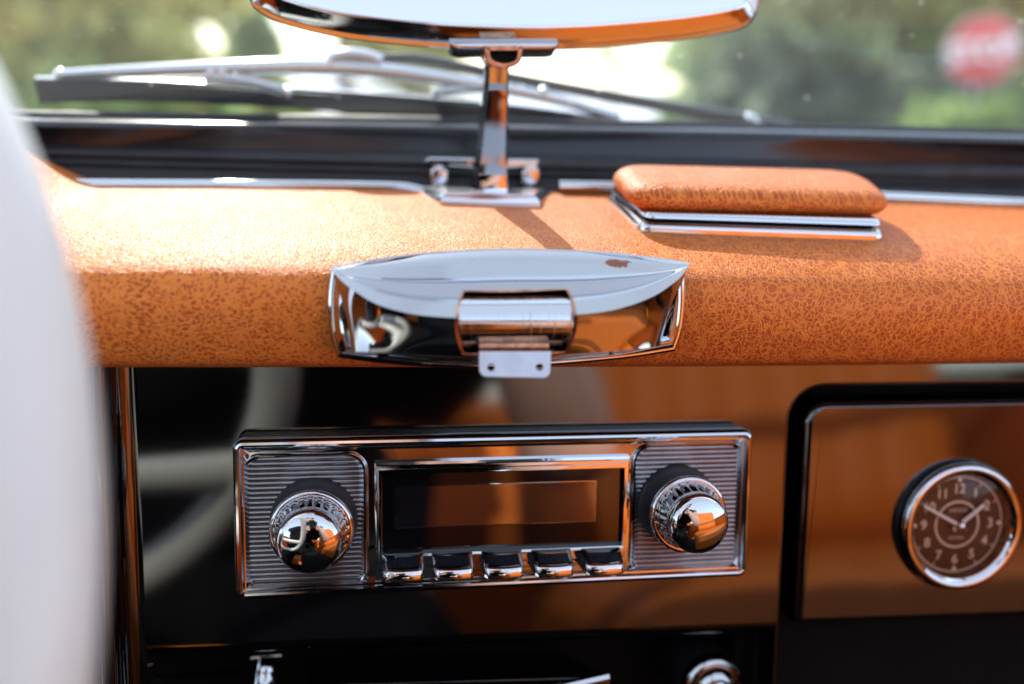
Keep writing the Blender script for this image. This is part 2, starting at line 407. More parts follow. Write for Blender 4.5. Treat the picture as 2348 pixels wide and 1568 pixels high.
# the plate is drawn down to the lower edge; the opening runs out through that edge
def strip_plate():
    m = MB()
    cor = [(a, b) for a, b in hole_big if a < gx0 + 0.02 and b > fbot]           # left side and upper corner of the opening
    cor = sorted(cor, key=lambda p: p[1] - p[0] * 0.001)
    cor = [(cor[0][0], fbot)] + cor
    left = [(a, b) for a, b in cor]
    n = 60
    # west of the opening
    rows_ = []
    vs_ = list(np.linspace(fbot, ftop, n))
    ys_ = np.array([p[1] for p in left]); xs_ = np.array([p[0] for p in left])
    top = gtop + E_
    for v in vs_:
        xe = float(np.interp(v, ys_, xs_)) if v <= top else None
        rows_.append((v, xe))
    low = [(v, xe) for v, xe in rows_ if xe is not None] + [(top, float(xs_[-1]))]
    for i in range(len(low) - 1): pass
    drop = lambda a, v: 0.017 * (a - 0.06) * max(0.0, min(1.0, (ftop - v) / (ftop - fbot))) ** 3
    m.grid([[FF(a, v - drop(a, v)) for a in np.linspace(fx0, xe, 70)] for v, xe in low])
    m.grid([[FF(a, v) for a in np.linspace(fx0, float(xs_[-1]), 70)] for v in (top, ftop)])
    m.grid([[FF(a, v) for a in np.linspace(float(xs_[-1]), gx0 + 0.40, 20)] for v in (top, ftop)])
    # lower edge rolls back and under
    rr = 0.006; xe = low[0][1]
    m.grid([[FF(a, fbot - drop(a, fbot) - rr * math.sin(t), -rr * (1 - math.cos(t))) for a in np.linspace(fx0, xe, 70)] for t in np.linspace(0, math.pi / 2, 8)]
           + [[FF(a, fbot - drop(a, fbot) - rr, -0.05) for a in np.linspace(fx0, xe, 70)]])
    return m
strip_plate().build('fascia_panel', M['lacquer'], dash, sharp=50)
e = MB(); path = [p for p in hole if p[0] < gx0 + 0.39]
rings = []
for t in np.linspace(0, math.pi / 2, 7):
    ins = -E_ + E_ * math.sin(t); w = -E_ * (1 - math.cos(t))
    rings.append([FF(a, b, w) for a, b in inset(hole, ins)])
rings.append([FF(a, b, -0.02) for a, b in hole])
e.grid(rings, closed_u=True).build('opening_edge', M['lacquer'], dash, sharp=60)
MB().box(FF, gx0 - 0.01, gx0 + 0.45, fbot - 0.05, gtop + 0.012, -0.034, -0.0205).build('opening_back', M['soft_black'], dash)
# glovebox lid
LX0, LX1, LT, LB = gx0 + 0.0062, gx0 + 0.40, gtop - 0.0054, fbot
lid_o = [(LX0 + 0.0008, LB), (LX1, LB), (LX1, LT)] + [(LX0 + 0.0095 - 0.0095 * math.sin(t), LT - 0.0095 + 0.0095 * math.cos(t)) for t in np.linspace(0, math.pi / 2, 14)] + [(LX0, LB + 0.0008)]
lid_o = [(a, b - (0.0026 + 0.020 * (a - gx0)) * (1.0 if b < (gtop + fbot) / 2 else 0.0)) for a, b in lid_o]
glove = MB().prism(FF, lid_o, [(0, -0.015), (0, -0.0032), (0.0005, -0.0018), (0.0014, -0.0006), (0.0028, 0.0)]).build('glovebox_lid', M['lacquer'], dash, sharp=30)
# the fascia swings forward into the instrument cowl on the left
pr = []
for t in np.linspace(0, math.pi / 2, 10): pr.append((fx0 - 0.007 * math.sin(t), 0.007 * (1 - math.cos(t))))
pr.append((pr[-1][0] - 0.0002, 0.009))
for t in np.linspace(0, math.pi, 14): pr.append((pr[10][0] - 0.0028 * (1 - math.cos(t)), 0.009 + 0.0028 * math.sin(t)))
pr += [(pr[-1][0] - 0.001, 0.004), (pr[-1][0] - 0.006, 0.0), (pr[-1][0] - 0.05, 0.0)]
MB().grid([[FF(a, v, w) for a, w in pr] for v in np.linspace(fbot - 0.02, ftop, 20)]).build('instrument_cowl_edge', M['lacquer'], dash, sharp=60)
# recessed lower panel with its front lip
MB().box(FF, -0.25, 0.6, fbot - 0.22, fbot - 0.004, -0.075, -0.05).build('lower_panel', M['soft_black'], dash)
# chrome strip along the back of the pad, in two lengths
def strip(x0, x1, px_pts):
    pts = []
    for px, py in px_pts:
        p = at_y(px, py - 4.5, 0.3865); pts.append(p)
    sp = spline(pts, 24)
    return MB().tube(sp, (0.0027, 0.0027), 14, up=(0, 1, 0))
st = [strip(0, 0, [(60, 424), (150, 428), (550, 431), (800, 433), (930, 437), (972, 446), (1006, 462)]),
      strip(0, 0, [(1280, 432), (1400, 434), (1700, 443), (2040, 457), (2347, 471), (2900, 497), (3700, 534)])]
for m in st: m.build('chrome_strip', M['chrome'], dash)

# ---------------------------------------------------------------- ashtray
AO = at_y(1167, 712, 0.2712); av = _n([0, 0.22, 1.0]); aw = np.cross(XV, av)
AF = Frame(AO, XV, av, aw)
ash = thing('ashtray', AF(0, 0, -0.004), 'curved chrome dashboard ashtray with a central roller and a two-hole steel tab', 'ashtray')
NC = 64
def px_curve(pts): return spline([AF.loc(px, py, w) + (w,) for px, py, w in pts], NC + 1)
top_c = px_curve([(758, 618, 0), (850, 600, 0), (960, 585, 0), (1080, 577, 0), (1170, 574, 0), (1280, 577, 0), (1390, 582, 0), (1490, 593, 0), (1580, 606, 0)])
cre_c = px_curve([(764, 624, .001), (785, 646, .005), (815, 669, .009), (870, 700, .0135), (960, 722, .0165), (1080, 730, .0178), (1180, 730, .0180),
                  (1290, 724, .0175), (1400, 712, .016), (1490, 683, .013), (1545, 648, .008), (1566, 628, .004), (1576, 612, .001)])
bot_c = px_curve([(803, 806, .000), (806, 806, .005), (822, 806, .0085), (880, 808, .0105), (970, 812, .0120), (1080, 817, .0128), (1180, 818, .0130),
                  (1290, 813, .0125), (1400, 806, .0115), (1480, 798, .0090), (1508, 794, .0055), (1514, 792, .000)])
ts = 0.5 - 0.5 * np.cos(np.linspace(0, math.pi, NC + 1)); ts = 0.55 * ts + 0.45 * np.linspace(0, 1, NC + 1)
def rs(c, x):
    C_ = np.array(c); i = x * NC; k = min(int(i), NC - 1); return C_[k] + (C_[k + 1] - C_[k]) * (i - k)
R1, R2 = 22, 22
def ashp(r, x):
    """row r in 0..R1+R2, column parameter x in 0..1 -> local point"""
    a, b, c = rs(top_c, x), rs(cre_c, x), rs(bot_c, x)
    if r <= R1:
        s = r / R1; p = a + (b - a) * s
        p = p.copy(); D = b[2]; p[2] += 0.10 * D * math.sin(math.pi * min(1, s * 1.02)) ** 1.0 * (1 - 0.55 * s); p[2] += 0.0008 * math.sin(2 * math.pi * s) * min(1, D / 0.012); p[2] += 0.00025 * math.sin(2 * math.pi * 2.3 * s + 0.6) * min(1, D / 0.010) * min(1, (1 - s) * 4)
    else:
        s = (r - R1) / R2; p = b + (c - b) * s
        k = 0.25 * s + 0.75 * s ** 3; p[2] = b[2] + (c[2] - b[2]) * k - 0.0045 * s * min(1, b[2] / 0.008) + 0.0045 * s * min(1, b[2] / 0.008) * s
    return p
# opening limits (fractions along the width) per row
r_in, r_out = 13, R1 + R2 - 1
def solve(r, side):
    a, b = (0.2, 0.5) if side < 0 else (0.5, 0.85)
    for _ in range(40):
        m_ = (a + b) / 2; px, py = project(AF(*ashp(r, m_))); t = min(1, max(0, (py - 660) / 158)); bow = 4 * t * (1 - t)
        tgt = 1062 - 19 * bow if side < 0 else 1300 + 27 * bow - 8 * t
        if px > tgt: b = m_
        else: a = m_
    return (a + b) / 2
LIM = {r: (solve(r, -1), solve(r, 1)) for r in range(r_in, r_out + 1)}
def oplim(r): return LIM[r]
c1, c2 = 24, 42
rows = []
for r in range(R1 + R2 + 1):
    rc = min(max(r, r_in), r_out); lo, hi = oplim(rc); row = []
    if r < r_in or r > r_out: pass
    for c in range(NC + 1):
        if c <= c1: x = lo * (ts[c] / ts[c1])
        elif c >= c2: x = hi + (1 - hi) * ((ts[c] - ts[c2]) / (1 - ts[c2]))
        else: x = lo + (hi - lo) * (c - c1) / (c2 - c1)
        row.append(AF(*ashp(r, min(max(x, 0), 1))))
    rows.append(row)
body = MB().grid(rows, skip=lambda i, j: r_in <= i < r_out and c1 <= j < c2)
# bright lip above, underside below, ends closed
lip = [rows[0], [p + av * 0.0007 - aw * 0.0006 for p in rows[0]], [p + av * 0.0004 - aw * 0.026 for p in rows[0]]]
body.grid(lip[::-1]); body.grid([rows[-1], [p - aw * 0.012 for p in rows[-1]]])
def body_mat():
    t = NT('worn_chrome_with_a_bare_patch'); co = t.coord()
    smut = t.step(t.noise(co, 90, 5, 0.65), 0.5, 0.78); fine = t.step(t.noise(co, 900, 3), 0.45, 0.8)
    cp = AF(*ashp(4, 0.775))
    d = t.n('ShaderNodeVectorMath'); d.operation = 'SUBTRACT'; t.set(d.inputs[0], co); d.inputs[1].default_value = tuple(cp - BODY_O)
    q = t.n('ShaderNodeVectorMath'); q.operation = 'MULTIPLY'; t.set(q.inputs[0], d.outputs[0]); q.inputs[1].default_value = (1.0, 2.1, 2.6)
    ln = t.n('ShaderNodeVectorMath'); ln.operation = 'LENGTH'; t.set(ln.inputs[0], q.outputs[0])
    patch = t.step(t.math('ADD', ln.outputs[1], t.math('MULTIPLY', t.math('SUBTRACT', t.noise(co, 620, 5, 0.8), 0.5), 0.011)), 0.0043, 0.0037)
    c = t.mix(patch, (0.42, 0.425, 0.435), (0.30, 0.11, 0.06))
    r = t.math('ADD', t.math('ADD', 0.055, t.math('MULTIPLY', t.math('MULTIPLY', smut, fine), 0.35)), t.math('MULTIPLY', patch, 0.5))
    nrm = t.bump(t.noise(t.mapping(co, (7, 60, 60)), 1.0, 2), 0.0003, 1.0, t.bump(patch, -0.0001))
    t.bsdf(Base_Color=c, Metallic=t.math('SUBTRACT', 1.0, t.math('MULTIPLY', patch, 0.7)), Roughness=r, Normal=nrm); return t.m
BODY_O = np.zeros(3)
bo = body.build('body', M['chrome_old'], ash, sharp=40); bo.data.materials[0] = body_mat()
# rim round the opening
edge = [rows[r][c1] for r in range(r_in, r_out + 1)] + [rows[r_out][c] for c in range(c1 + 1, c2)] + [rows[r][c2] for r in range(r_out, r_in - 1, -1)] + [rows[r_in][c] for c in range(c2 - 1, c1, -1)]
m = MB(); mid = [p + aw * 0.0003 for p in edge]
ctr = sum(edge) / len(edge); inn = [p + (ctr - p) / np.linalg.norm(ctr - p) * 0.0007 for p in mid]
m.grid([edge, mid, inn, [p - aw * 0.0022 for p in inn]], closed_u=True).build('opening_rim', M['copper'], ash)
ol = [AF.loc(1050, 655, .0), AF.loc(1325, 655, .0), AF.loc(1335, 825, .0), AF.loc(1045, 825, .0)]
MB().prism(AF, ol, [(0, -0.012), (0, -0.008)]).build('well', M['soft_black'], ash)
# roller
pl = AF.loc(1050, 737, .006); pr_ = AF.loc(1322, 734, .006); rr = 0.0091
ax_c = [AF(pl[0] - 0.0006, pl[1], 0.0058), AF(pr_[0] + 0.0014, pr_[1], 0.0058)]
MB().tube([ax_c[0] + (ax_c[1] - ax_c[0]) * t for t in np.linspace(0, 1, 6)], rr, 64).build('roller', M['chrome_roller'], ash)
# flange band round the sides and the bottom
fo = [AF.loc(*p) for p in [(758, 616), (752, 660), (750, 705), (755, 765), (771, 822)]]
lo_b = [AF.loc(*p) for p in [(771, 822), (880, 836), (1020, 846), (1165, 848), (1310, 838), (1440, 826), (1556, 808)]]
fr_ = [AF.loc(*p) for p in [(1556, 808), (1572, 760), (1579, 705), (1580, 655), (1580, 606)]]
PRF = [(0, -0.018), (0, -0.0040), (0.0003, -0.0030), (0.0010, -0.0024), (0.0014, -0.0024), (0.0019, -0.0012), (0.0032, 0.0010), (0.0038, 0.0022), (0.0044, 0.0024), (0.0050, 0.0014), (0.0060, 0.0008)]
tp_ = [tuple(rs(top_c, x)[:2]) for x in np.linspace(0.02, 0.98, 40)]
flo = [tuple(p) for p in spline(fo, 20)] + [tuple(p) for p in spline(lo_b, 50)][1:] + [tuple(p) for p in spline(fr_, 20)][1:] + tp_[::-1]
sink = [0.0] * (len(flo) - len(tp_)) + [-0.006] * len(tp_)
fm = MB().grid([[AF(a, b, w + z) for (a, b), z in zip(inset(flo, i), sink)] for i, w in PRF], closed_u=True)
MB().ngon([AF(a, b, -0.0062) for a, b in inset(flo, 0.006)]).build('back_plate', M['chrome_old'], ash)
fm.build('flange', M['chrome_old'], ash, sharp=32)
# steel tab: folded strip and a plate with two holes
wt = 0.0150
tt = math.radians(16); tq = AF(*AF.loc(1180, 806, wt), wt)
TB = Frame(tq, XV, aw * -math.sin(tt) + av * math.cos(tt), av * math.sin(tt) + aw * math.cos(tt)); tf = TB
def al(px, py, w=wt): return AF.loc(px, py, w)
def tl_(px, py): return TB.loc(px, py)
p0, p1, p2, p3 = tl_(1098, 806), tl_(1262, 806), tl_(1261, 866), tl_(1099, 864)
cr = 0.0022; out = [p0]
for k in range(7):
    a = math.pi + math.pi / 2 * k / 6; out.append((p3[0] + cr + cr * math.cos(a), p3[1] + cr + cr * math.sin(a)))
for k in range(7):
    a = 1.5 * math.pi + math.pi / 2 * k / 6; out.append((p2[0] - cr + cr * math.cos(a), p2[1] + cr + cr * math.sin(a)))
out.append(p1)
h1, h2 = tl_(1125, 843), tl_(1236, 842)
holed_plate('tab', tf, out, [circ(*h1, 0.00115, 20), circ(*h2, 0.00115, 20)], 0.0009, M['steel'], ash)
fold = []
for k, (py, w) in enumerate([(808, wt), (803, wt + 0.0006), (796, wt + 0.0007), (789, wt + 0.0001), (784, wt - 0.0012), (781, wt - 0.005)]):
    A, B = al(1099, py, w), al(1258, py - 1, w); fold.append([AF(A[0] + (B[0] - A[0]) * t, A[1] + (B[1] - A[1]) * t, w) for t in np.linspace(0, 1, 6)])
fb = [[p - aw * 0.0009 for p in r] for r in fold]
fo_m = MB().grid(fold); fo_m.grid(fb[::-1])
for c in (0, -1): fo_m.grid([[r[c] for r in fold], [r[c] for r in fb]] if c else [[r[c] for r in fb], [r[c] for r in fold]])
fo_m.build('tab_fold', M['copper'], ash)

# ---------------------------------------------------------------- radio
radio = thing('car_radio', RF(0, 0, -0.018), 'chrome car radio with two knobs, five buttons and a blank black display', 'car radio')
def rl(px, py, w=0.0): return RF.loc(px, py, w)
HW, HH = 0.0936, 0.0284
bez = rrect(0, 0.0006, HW, HH, 0.0035, 8)
MB().prism(RF, inset(bez, 0.0004), [(0, -0.0115), (0, -0.0050), (0.002, -0.0046)]).build('housing', M['black_plastic'], radio)
bz = MB(); PB = [(0, -0.0052), (0, -0.0022), (0.0003, -0.0012), (0.0010, -0.0003), (0.0018, 0.0), (0.0025, -0.0002), (0.0030, -0.0010), (0.0032, -0.0016), (0.0037, -0.0017), (0.0046, -0.0034), (0.0052, -0.0044)]
bz.grid([[RF(a, b, w) for a, b in inset(bez, i)] for i, w in PB], closed_u=True)
bz.build('bezel', M['chrome'], radio, sharp=30)
WB = -0.0044
MB().prism(RF, inset(bez, 0.0050), [(0, WB - 0.002), (0, WB)]).build('face_plate', M['chrome'], radio)
def panel(x0, x1, y0, y1):
    a0, b1 = rl((x0), (y0), WB); a1, b0 = rl(x1, y1, WB)
    return a0, a1, b0, b1
for side, (x0, x1, y0, y1) in enumerate([(563, 834, 1045, 1340), (1452, 1697, 1021, 1306)]):
    a0, _ = rl(x0, (y0 + y1) / 2, WB); a1, _ = rl(x1, (y0 + y1) / 2, WB); _, b1 = rl((x0 + x1) / 2, y0, WB); _, b0 = rl((x0 + x1) / 2, y1, WB)
    cx, cy, hw, hh = (a0 + a1) / 2, (b0 + b1) / 2, (a1 - a0) / 2, (b1 - b0) / 2; rc = 0.0058
    nr, sub = 27, 8
    rows = []
    for i in range(nr * sub + 1):
        v = -hh + 2 * hh * i / (nr * sub); k = max(0.0, abs(v) - (hh - rc)); w_ = hw - (rc - math.sqrt(max(0, rc * rc - k * k)))
        hgt = 0.00062 * abs(math.sin(math.pi * i / sub)) ** 0.7
        row = []
        for s in (-1, -0.985, -0.95, -0.9, -0.5, 0, 0.5, 0.9, 0.95, 0.985, 1):
            fade = min(1, (1 - abs(s)) / 0.05)
            row.append(RF(cx + s * w_, cy + v, WB + 0.0003 + hgt * (0.35 + 0.65 * fade) + 0.0008 * (1 - fade)))
        rows.append(row)
    MB().grid(rows).build('ribbed_panel', M['ribs'], radio, sharp=60)
    sur = rrect(cx, cy, hw + 0.0016, hh + 0.0014, rc + 0.0012, 8)
    MB().grid([[RF(a, b, w) for a, b in inset(sur, i)] for i, w in [(0, WB), (0.0003, WB + 0.0010), (0.0008, WB + 0.0014), (0.0014, WB + 0.0010), (0.0020, WB + 0.0003)]], closed_u=True).build('panel_border', M['chrome'], radio, sharp=40)
# display: stepped surround and screen
sx0, sx1 = rl(877, 1165, -0.004)[0], rl(1421, 1165, -0.004)[0]
sy1, sy0 = rl(1150, 1077, -0.004)[1], rl(1150, 1250, -0.004)[1]
scx, scy, shw, shh = (sx0 + sx1) / 2, (sy0 + sy1) / 2, (sx1 - sx0) / 2, (sy1 - sy0) / 2
fx = 0.0028
frm = [(scx - shw - fx, scy - shh - 0.0105), (scx + shw + fx, scy - shh - 0.0105), (scx + shw + fx, scy + shh + 0.0042), (scx - shw - fx, scy + shh + 0.0042)]
inn = [(scx - shw, scy - shh), (scx + shw, scy - shh), (scx + shw, scy + shh), (scx - shw, scy + shh)]
def ring2(m, A, wA, B, wB): m.grid([[RF(a, b, wA) for a, b in A], [RF(a, b, wB) for a, b in B]], closed_u=True)
def lerp(A, B, t): return [(a[0] + (b[0] - a[0]) * t, a[1] + (b[1] - a[1]) * t) for a, b in zip(A, B)]
ds = MB(); seq = [(0.0, WB), (0.0, -0.0024), (0.22, -0.0022), (0.26, -0.0014), (0.50, -0.0012), (0.54, -0.0004), (0.86, -0.0002), (0.93, -0.0006), (1.0, -0.0040)]
mid_in = [(a, b if b > scy else scy - shh) for a, b in inn]
for (t0, w0), (t1, w1) in zip(seq[:-1], seq[1:]): ring2(ds, lerp(frm, mid_in, t0), w0, lerp(frm, mid_in, t1), w1)
ds.build('display_surround', M['chrome'], radio, sharp=20)
MB().prism(RF, inn, [(0, -0.005), (0, -0.0034)]).build('screen', M['screen'], radio)
lx0, lx1 = rl(905, 1150, -.0033)[0], rl(1366, 1150, -.0033)[0]; ly1, ly0 = rl(1200, 1106, -.0033)[1], rl(1200, 1201, -.0033)[1]
MB().prism(RF, [(lx0, ly0), (lx1, ly0), (lx1, ly1), (lx0, ly1)], [(0, -0.0034), (0, -0.00325), (0.0003, -0.0032)], cap0=False).build('display_window', M['lcd'], radio)
# five push buttons
for i in range(5):
    px = 925 + i * 113.2; pyc = 1292 - i * 3.4
    uc, vc = rl(px, pyc, 0.0); uc -= 0.0003
    w2 = 0.0073; bf = RF.shift(uc, vc + 0.0020, -0.0012)
    prof = [(0.0017, -0.003), (0.0017, 0.0002), (0.0016, 0.0012), (0.0012, 0.0020), (0.0007, 0.0032), (-0.0015, 0.0078), (-0.0017, 0.0081), (-0.0019, 0.0084), (-0.0021, 0.0086), (-0.0053, 0.0091), (-0.0055, 0.0090), (-0.0057, 0.0086), (-0.0057, -0.003)]
    rows = []
    for b, w in prof:
        row = []
        for s in np.linspace(-1, 1, 15):
            bow = (1 - s * s) * 0.0011 * max(0, min(1, w / 0.008)) - (0.0011 * max(0, abs(s) - 0.86) / 0.14) * max(0, min(1, w / 0.004))
            row.append(bf(s * w2 * (1 - 0.05 * max(0, w) / 0.0087), b, w + bow))
        rows.append(row)
    m = MB().grid(rows); m.ngon([r[0] for r in rows][::-1]); m.ngon([r[-1] for r in rows])
    btn = m.build('button', M['chrome'], radio, sharp=38)
    top = []
    for b, w in [(0.0008, 0.0030), (0.0003, 0.0042), (-0.0004, 0.0056), (-0.0011, 0.0071)]:
        top.append([bf(s * w2 * 0.86 * (1 - 0.05 * w / 0.0087), b + 0.00018, w + 0.00022 + (1 - s * s) * 0.0011 * min(1, w / 0.008)) for s in np.linspace(-0.93, 0.93, 11)])
    MB().grid(top).build('black_inlay', M['inlay'], btn)
# two knobs
def knob(px, py):
    u, v = rl(px, py, WB + 0.001); K = RF.shift(u, v, WB + 0.0006)
    e = bpy.data.objects.new('knob', None); COL.objects.link(e); e.location = tuple(K.o); e.empty_display_size = 0.01
    e.parent = radio; e.matrix_parent_inverse = radio.matrix_world.inverted(); bpy.context.view_layer.update()
    MB().lathe(K, [(0.0150, 0), (0.0150, 0.0022), (0.0144, 0.0030), (0.0122, 0.0031)], 56).build('rubber_collar', M['rubber'], e)
    MB().lathe(K, [(0.0128, 0.0020), (0.0130, 0.0060), (0.0133, 0.0105), (0.0139, 0.0116), (0.0142, 0.0128), (0.0140, 0.0140), (0.0133, 0.0147), (0.0124, 0.0146), (0.0116, 0.0135)], 64).build('skirt', M['chrome'], e, sharp=60)
    fl_ = lambda i, t: 1.0 - (0.032 * max(0.0, -math.cos(24 * t)) if 0 < i < 4 else 0.0)
    MB().lathe(K, [(0.0124, 0.0125), (0.0123, 0.0145), (0.0118, 0.0175), (0.0110, 0.0198), (0.0106, 0.0208)], 24 * 8, fl_).build('fluted_neck', M['chrome'], e, sharp=50)
    cap = [(0.0100, 0.0195), (0.0105, 0.0208), (0.0107, 0.0222)]
    for t in np.linspace(0, math.radians(68), 9): cap.append((0.0107 - 0.0036 * (1 - math.cos(t)), 0.0236 + 0.0036 * math.sin(t)))
    r0, w0 = cap[-1]; RS = r0 / math.sin(math.radians(22))
    for t in np.linspace(21, 0, 12): cap.append((RS * math.sin(math.radians(t)), w0 + RS * (math.cos(math.radians(t)) - math.cos(math.radians(22)))))
    MB().lathe(K, cap, 64).build('domed_cap', M['chrome'], e, sharp=None)
knob(720, 1190); knob(1550, 1155)

# ---------------------------------------------------------------- clock in the glovebox lid
cu_, cv_ = FF.loc(2206, 1208, 0.004); CF = FF.shift(cu_, cv_, -0.0012)
clock = thing('dashboard_clock', CF(0, 0, 0), 'round chrome rimmed clock with brown dial in the black glovebox lid', 'clock')
RC = 0.0258
MB().lathe(CF, [(RC + 0.0010, 0.0), (RC + 0.0010, 0.0022), (RC + 0.0006, 0.0030)], 72, cap=False).build('housing', M['black_plastic'], clock, sharp=50)
MB().lathe(CF, [(RC, 0.0026), (RC + 0.0003, 0.0044), (RC - 0.0002, 0.0060), (RC - 0.0014, 0.0070), (RC - 0.0028, 0.0067), (RC - 0.0038, 0.0056), (RC - 0.0042, 0.0052)], 72, cap=False).build('chrome_rim', M['chrome'], clock, sharp=60)
MB().lathe(CF, [(RC - 0.0040, 0.0052), (RC - 0.0046, 0.0050), (RC - 0.0050, 0.0034), (RC - 0.0052, 0.0008)], 72, cap=False).build('inner_ring', M['copper'], clock, sharp=60)
RD = RC - 0.0052
dialm = MB(); pr2 = [(0.0001, 0.0)]
for k in range(1, 60):
    r = RD * k / 59; pr2.append((r, 0.00005 * (k % 2) if r > 0.0095 else 0.0))
DF = CF.shift(0, 0, 0.0016)
dialm.lathe(DF, pr2[::-1], 72).build('dial', M['dial'], clock, sharp=80)
def ringm(r0, r1, h): return MB().lathe(DF, [(r0, 0.0), (r0, h), (r1, h), (r1, 0.0)], 72)
for r0, r1 in ((0.0098, 0.0089), (0.0200, 0.0192)):
    mm = MB(); mm.grid([[DF(r * math.cos(t), r * math.sin(t), 0.00022) for t in np.linspace(0, 2 * math.pi, 73)] for r in (r0, r1)]); mm.build('dial_ring', M['ivory'], clock)
for h in range(1, 13):
    a = math.pi / 2 - h * math.pi / 6
    text('numeral', str(h), DF.shift(0.0146 * math.cos(a), 0.0146 * math.sin(a), 0.0002), 0.0054, M['ivory'], clock, 0.00005, bold=0.00012)
    rr_ = 0.0184
    if h in (3, 6, 9, 12):
        MB().lathe(DF.shift(rr_ * math.cos(a), rr_ * math.sin(a), 0.0001), [(0.0009, 0), (0.0008, 0.0002), (0.0002, 0.0003)], 14).build('hour_dot', M['hand'], clock)
    else:
        dv = np.array([math.cos(a), math.sin(a)]); MB().tube([DF(*(dv * 0.0176), 0.0002), DF(*(dv * 0.0190), 0.0002)], (0.0003, 0.0001), 6, up=tuple(NRM)).build('hour_tick', M['ivory'], clock)
text('maker_name', 'KIENZLE', DF.shift(0, 0.0058, 0.0002), 0.0020, M['ivory'], clock, 0.00003)
text('maker_name', 'KIENZLE', DF.shift(0, -0.0056, 0.0002), 0.0017, M['ivory'], clock, 0.00003)
def hand(name, ang, ln, wd, h):
    d = np.array([math.cos(ang), math.sin(ang)]); n = np.array([-d[1], d[0]])
    o = [tuple(-d * 0.003 - n * wd), tuple(d * ln - n * wd * 0.8), tuple(d * (ln + wd)), tuple(d * ln + n * wd * 0.8), tuple(-d * 0.003 + n * wd)]
    MB().prism(DF, o, [(0, h), (0, h + 0.0002), (wd * 0.3, h + 0.0004)]).build(name, M['hand'], clock)
hand('minute_hand', math.radians(152), 0.0182, 0.0008, 0.0022); hand('hour_hand', math.radians(38), 0.0128, 0.0009, 0.0014)
MB().lathe(DF, [(0.0019, 0.0014), (0.0020, 0.0030), (0.0016, 0.0040), (0.0008, 0.0044), (0.0, 0.0045)], 28).build('hub', M['chrome'], clock)
MB().lathe(CF, [(RC - 0.0041, 0.0050), (RC * 0.6, 0.0064), (RC * 0.3, 0.0070), (0.0, 0.0072)], 48).build('glass', M['clear'], clock, sharp=None)

# ---------------------------------------------------------------- things under the fascia
kf = FF.shift(*FF.loc(1638, 1574, -0.012), -0.05)
pk = thing('pull_knob', kf(0, 0, 0), 'round chrome pull knob on the black panel under the fascia', 'knob')
MB().lathe(kf, [(0.01356, 0), (0.01356, 0.030), (0.01266, 0.034), (0.01220, 0.0355)], 48).build('ferrule', M['black_plastic'], pk)
MB().lathe(kf, [(0.01266, 0.032), (0.01288, 0.036), (0.01220, 0.0385), (0.01062, 0.0393), (0.00949, 0.0380)], 48).build('ring', M['chrome'], pk, sharp=60)
MB().lathe(kf, [(0.00927, 0.036), (0.00904, 0.0390), (0.00768, 0.0420), (0.00565, 0.0432), (0.00520, 0.0424), (0.00452, 0.0440), (0.00226, 0.0452), (0.00000, 0.0455)], 48).build('button_cap', M['chrome'], pk, sharp=50)
bx = thing('glossy_black_box', FF(0, fbot - 0.02, -0.02), 'glossy black box with a chrome edge hung below the radio', 'box')
def fb_(px, py, w): a, b = FF.loc(px, py, w); return FF(a, b, w)
t0, t1, t2, t3 = fb_(700, 1572, 0.0), fb_(1398, 1552, 0.0), fb_(1300, 1500, -0.042), fb_(720, 1505, -0.042)
dz = UPV * -0.03 - NRM * 0.014
bm_ = MB(); P8 = [t0, t1, t2, t3] + [p + dz for p in (t0, t1, t2, t3)]
bm_.add(P8, [(0, 1, 2, 3), (4, 7, 6, 5), (0, 4, 5, 1), (1, 5, 6, 2), (2, 6, 7, 3), (3, 7, 4, 0)]).build('shell', M['lacquer'], bx, bevel=0.0004)
q0, q1 = fb_(1265, 1582, 0.003), fb_(1396, 1552, 0.003)
bq = MB(); rws = []
for k in range(9):
    t = k / 8; p = q0 + (q1 - q0) * t; rws.append([p + UPV * 0.0012 - NRM * .002, p + UPV * 0.0012, p + NRM * .0012, p - UPV * 0.006 + NRM * .0012, p - UPV * 0.03])
bq.grid(rws).build('chrome_edge', M['chrome'], bx)
lv = thing('heater_lever', fb_(605, 1540, -0.03), 'chrome lever handle at the bottom edge left of the black box', 'lever')
lp = [fb_(610, 1512, -0.03), fb_(608, 1530, -0.028), fb_(606, 1560, -0.026), fb_(604, 1620, -0.02)]
MB().tube(spline(lp, 12), [(0.0032 + 0.0016 * k / 11, 0.0022) for k in range(12)], 16).build('handle', M['chrome'], lv)
MB().tube([fb_(575, 1512, -0.032), fb_(645, 1506, -0.032)], (0.0006, 0.0012), 10).build('slot_trim', M['chrome'], lv)
rl_ = thing('slim_rail', fb_(420, 1545, -0.035), 'slim dark rail low on the left under the fascia', 'rail')
MB().tube([fb_(355, 1556, -0.035), fb_(560, 1540, -0.035)], (0.0012, 0.0012), 10).build('bar', M['lacquer'], rl_)
sk = thing('switch_lever', fb_(290, 1560, -0.03), 'small chrome switch at the lower left beside the steering wheel', 'switch')
MB().tube(spline([fb_(278, 1532, -0.03), fb_(310, 1528, -0.03), fb_(345, 1520, -0.034)], 10), [(0.002, 0.0012)] * 5 + [(0.0014, 0.001)] * 5, 12).build('lever_arm', M['chrome'], sk)
MB().tube(spline([fb_(292, 1540, -0.028), fb_(290, 1570, -0.026), fb_(288, 1610, -0.024)], 8), 0.002, 12).build('stem', M['chrome'], sk)

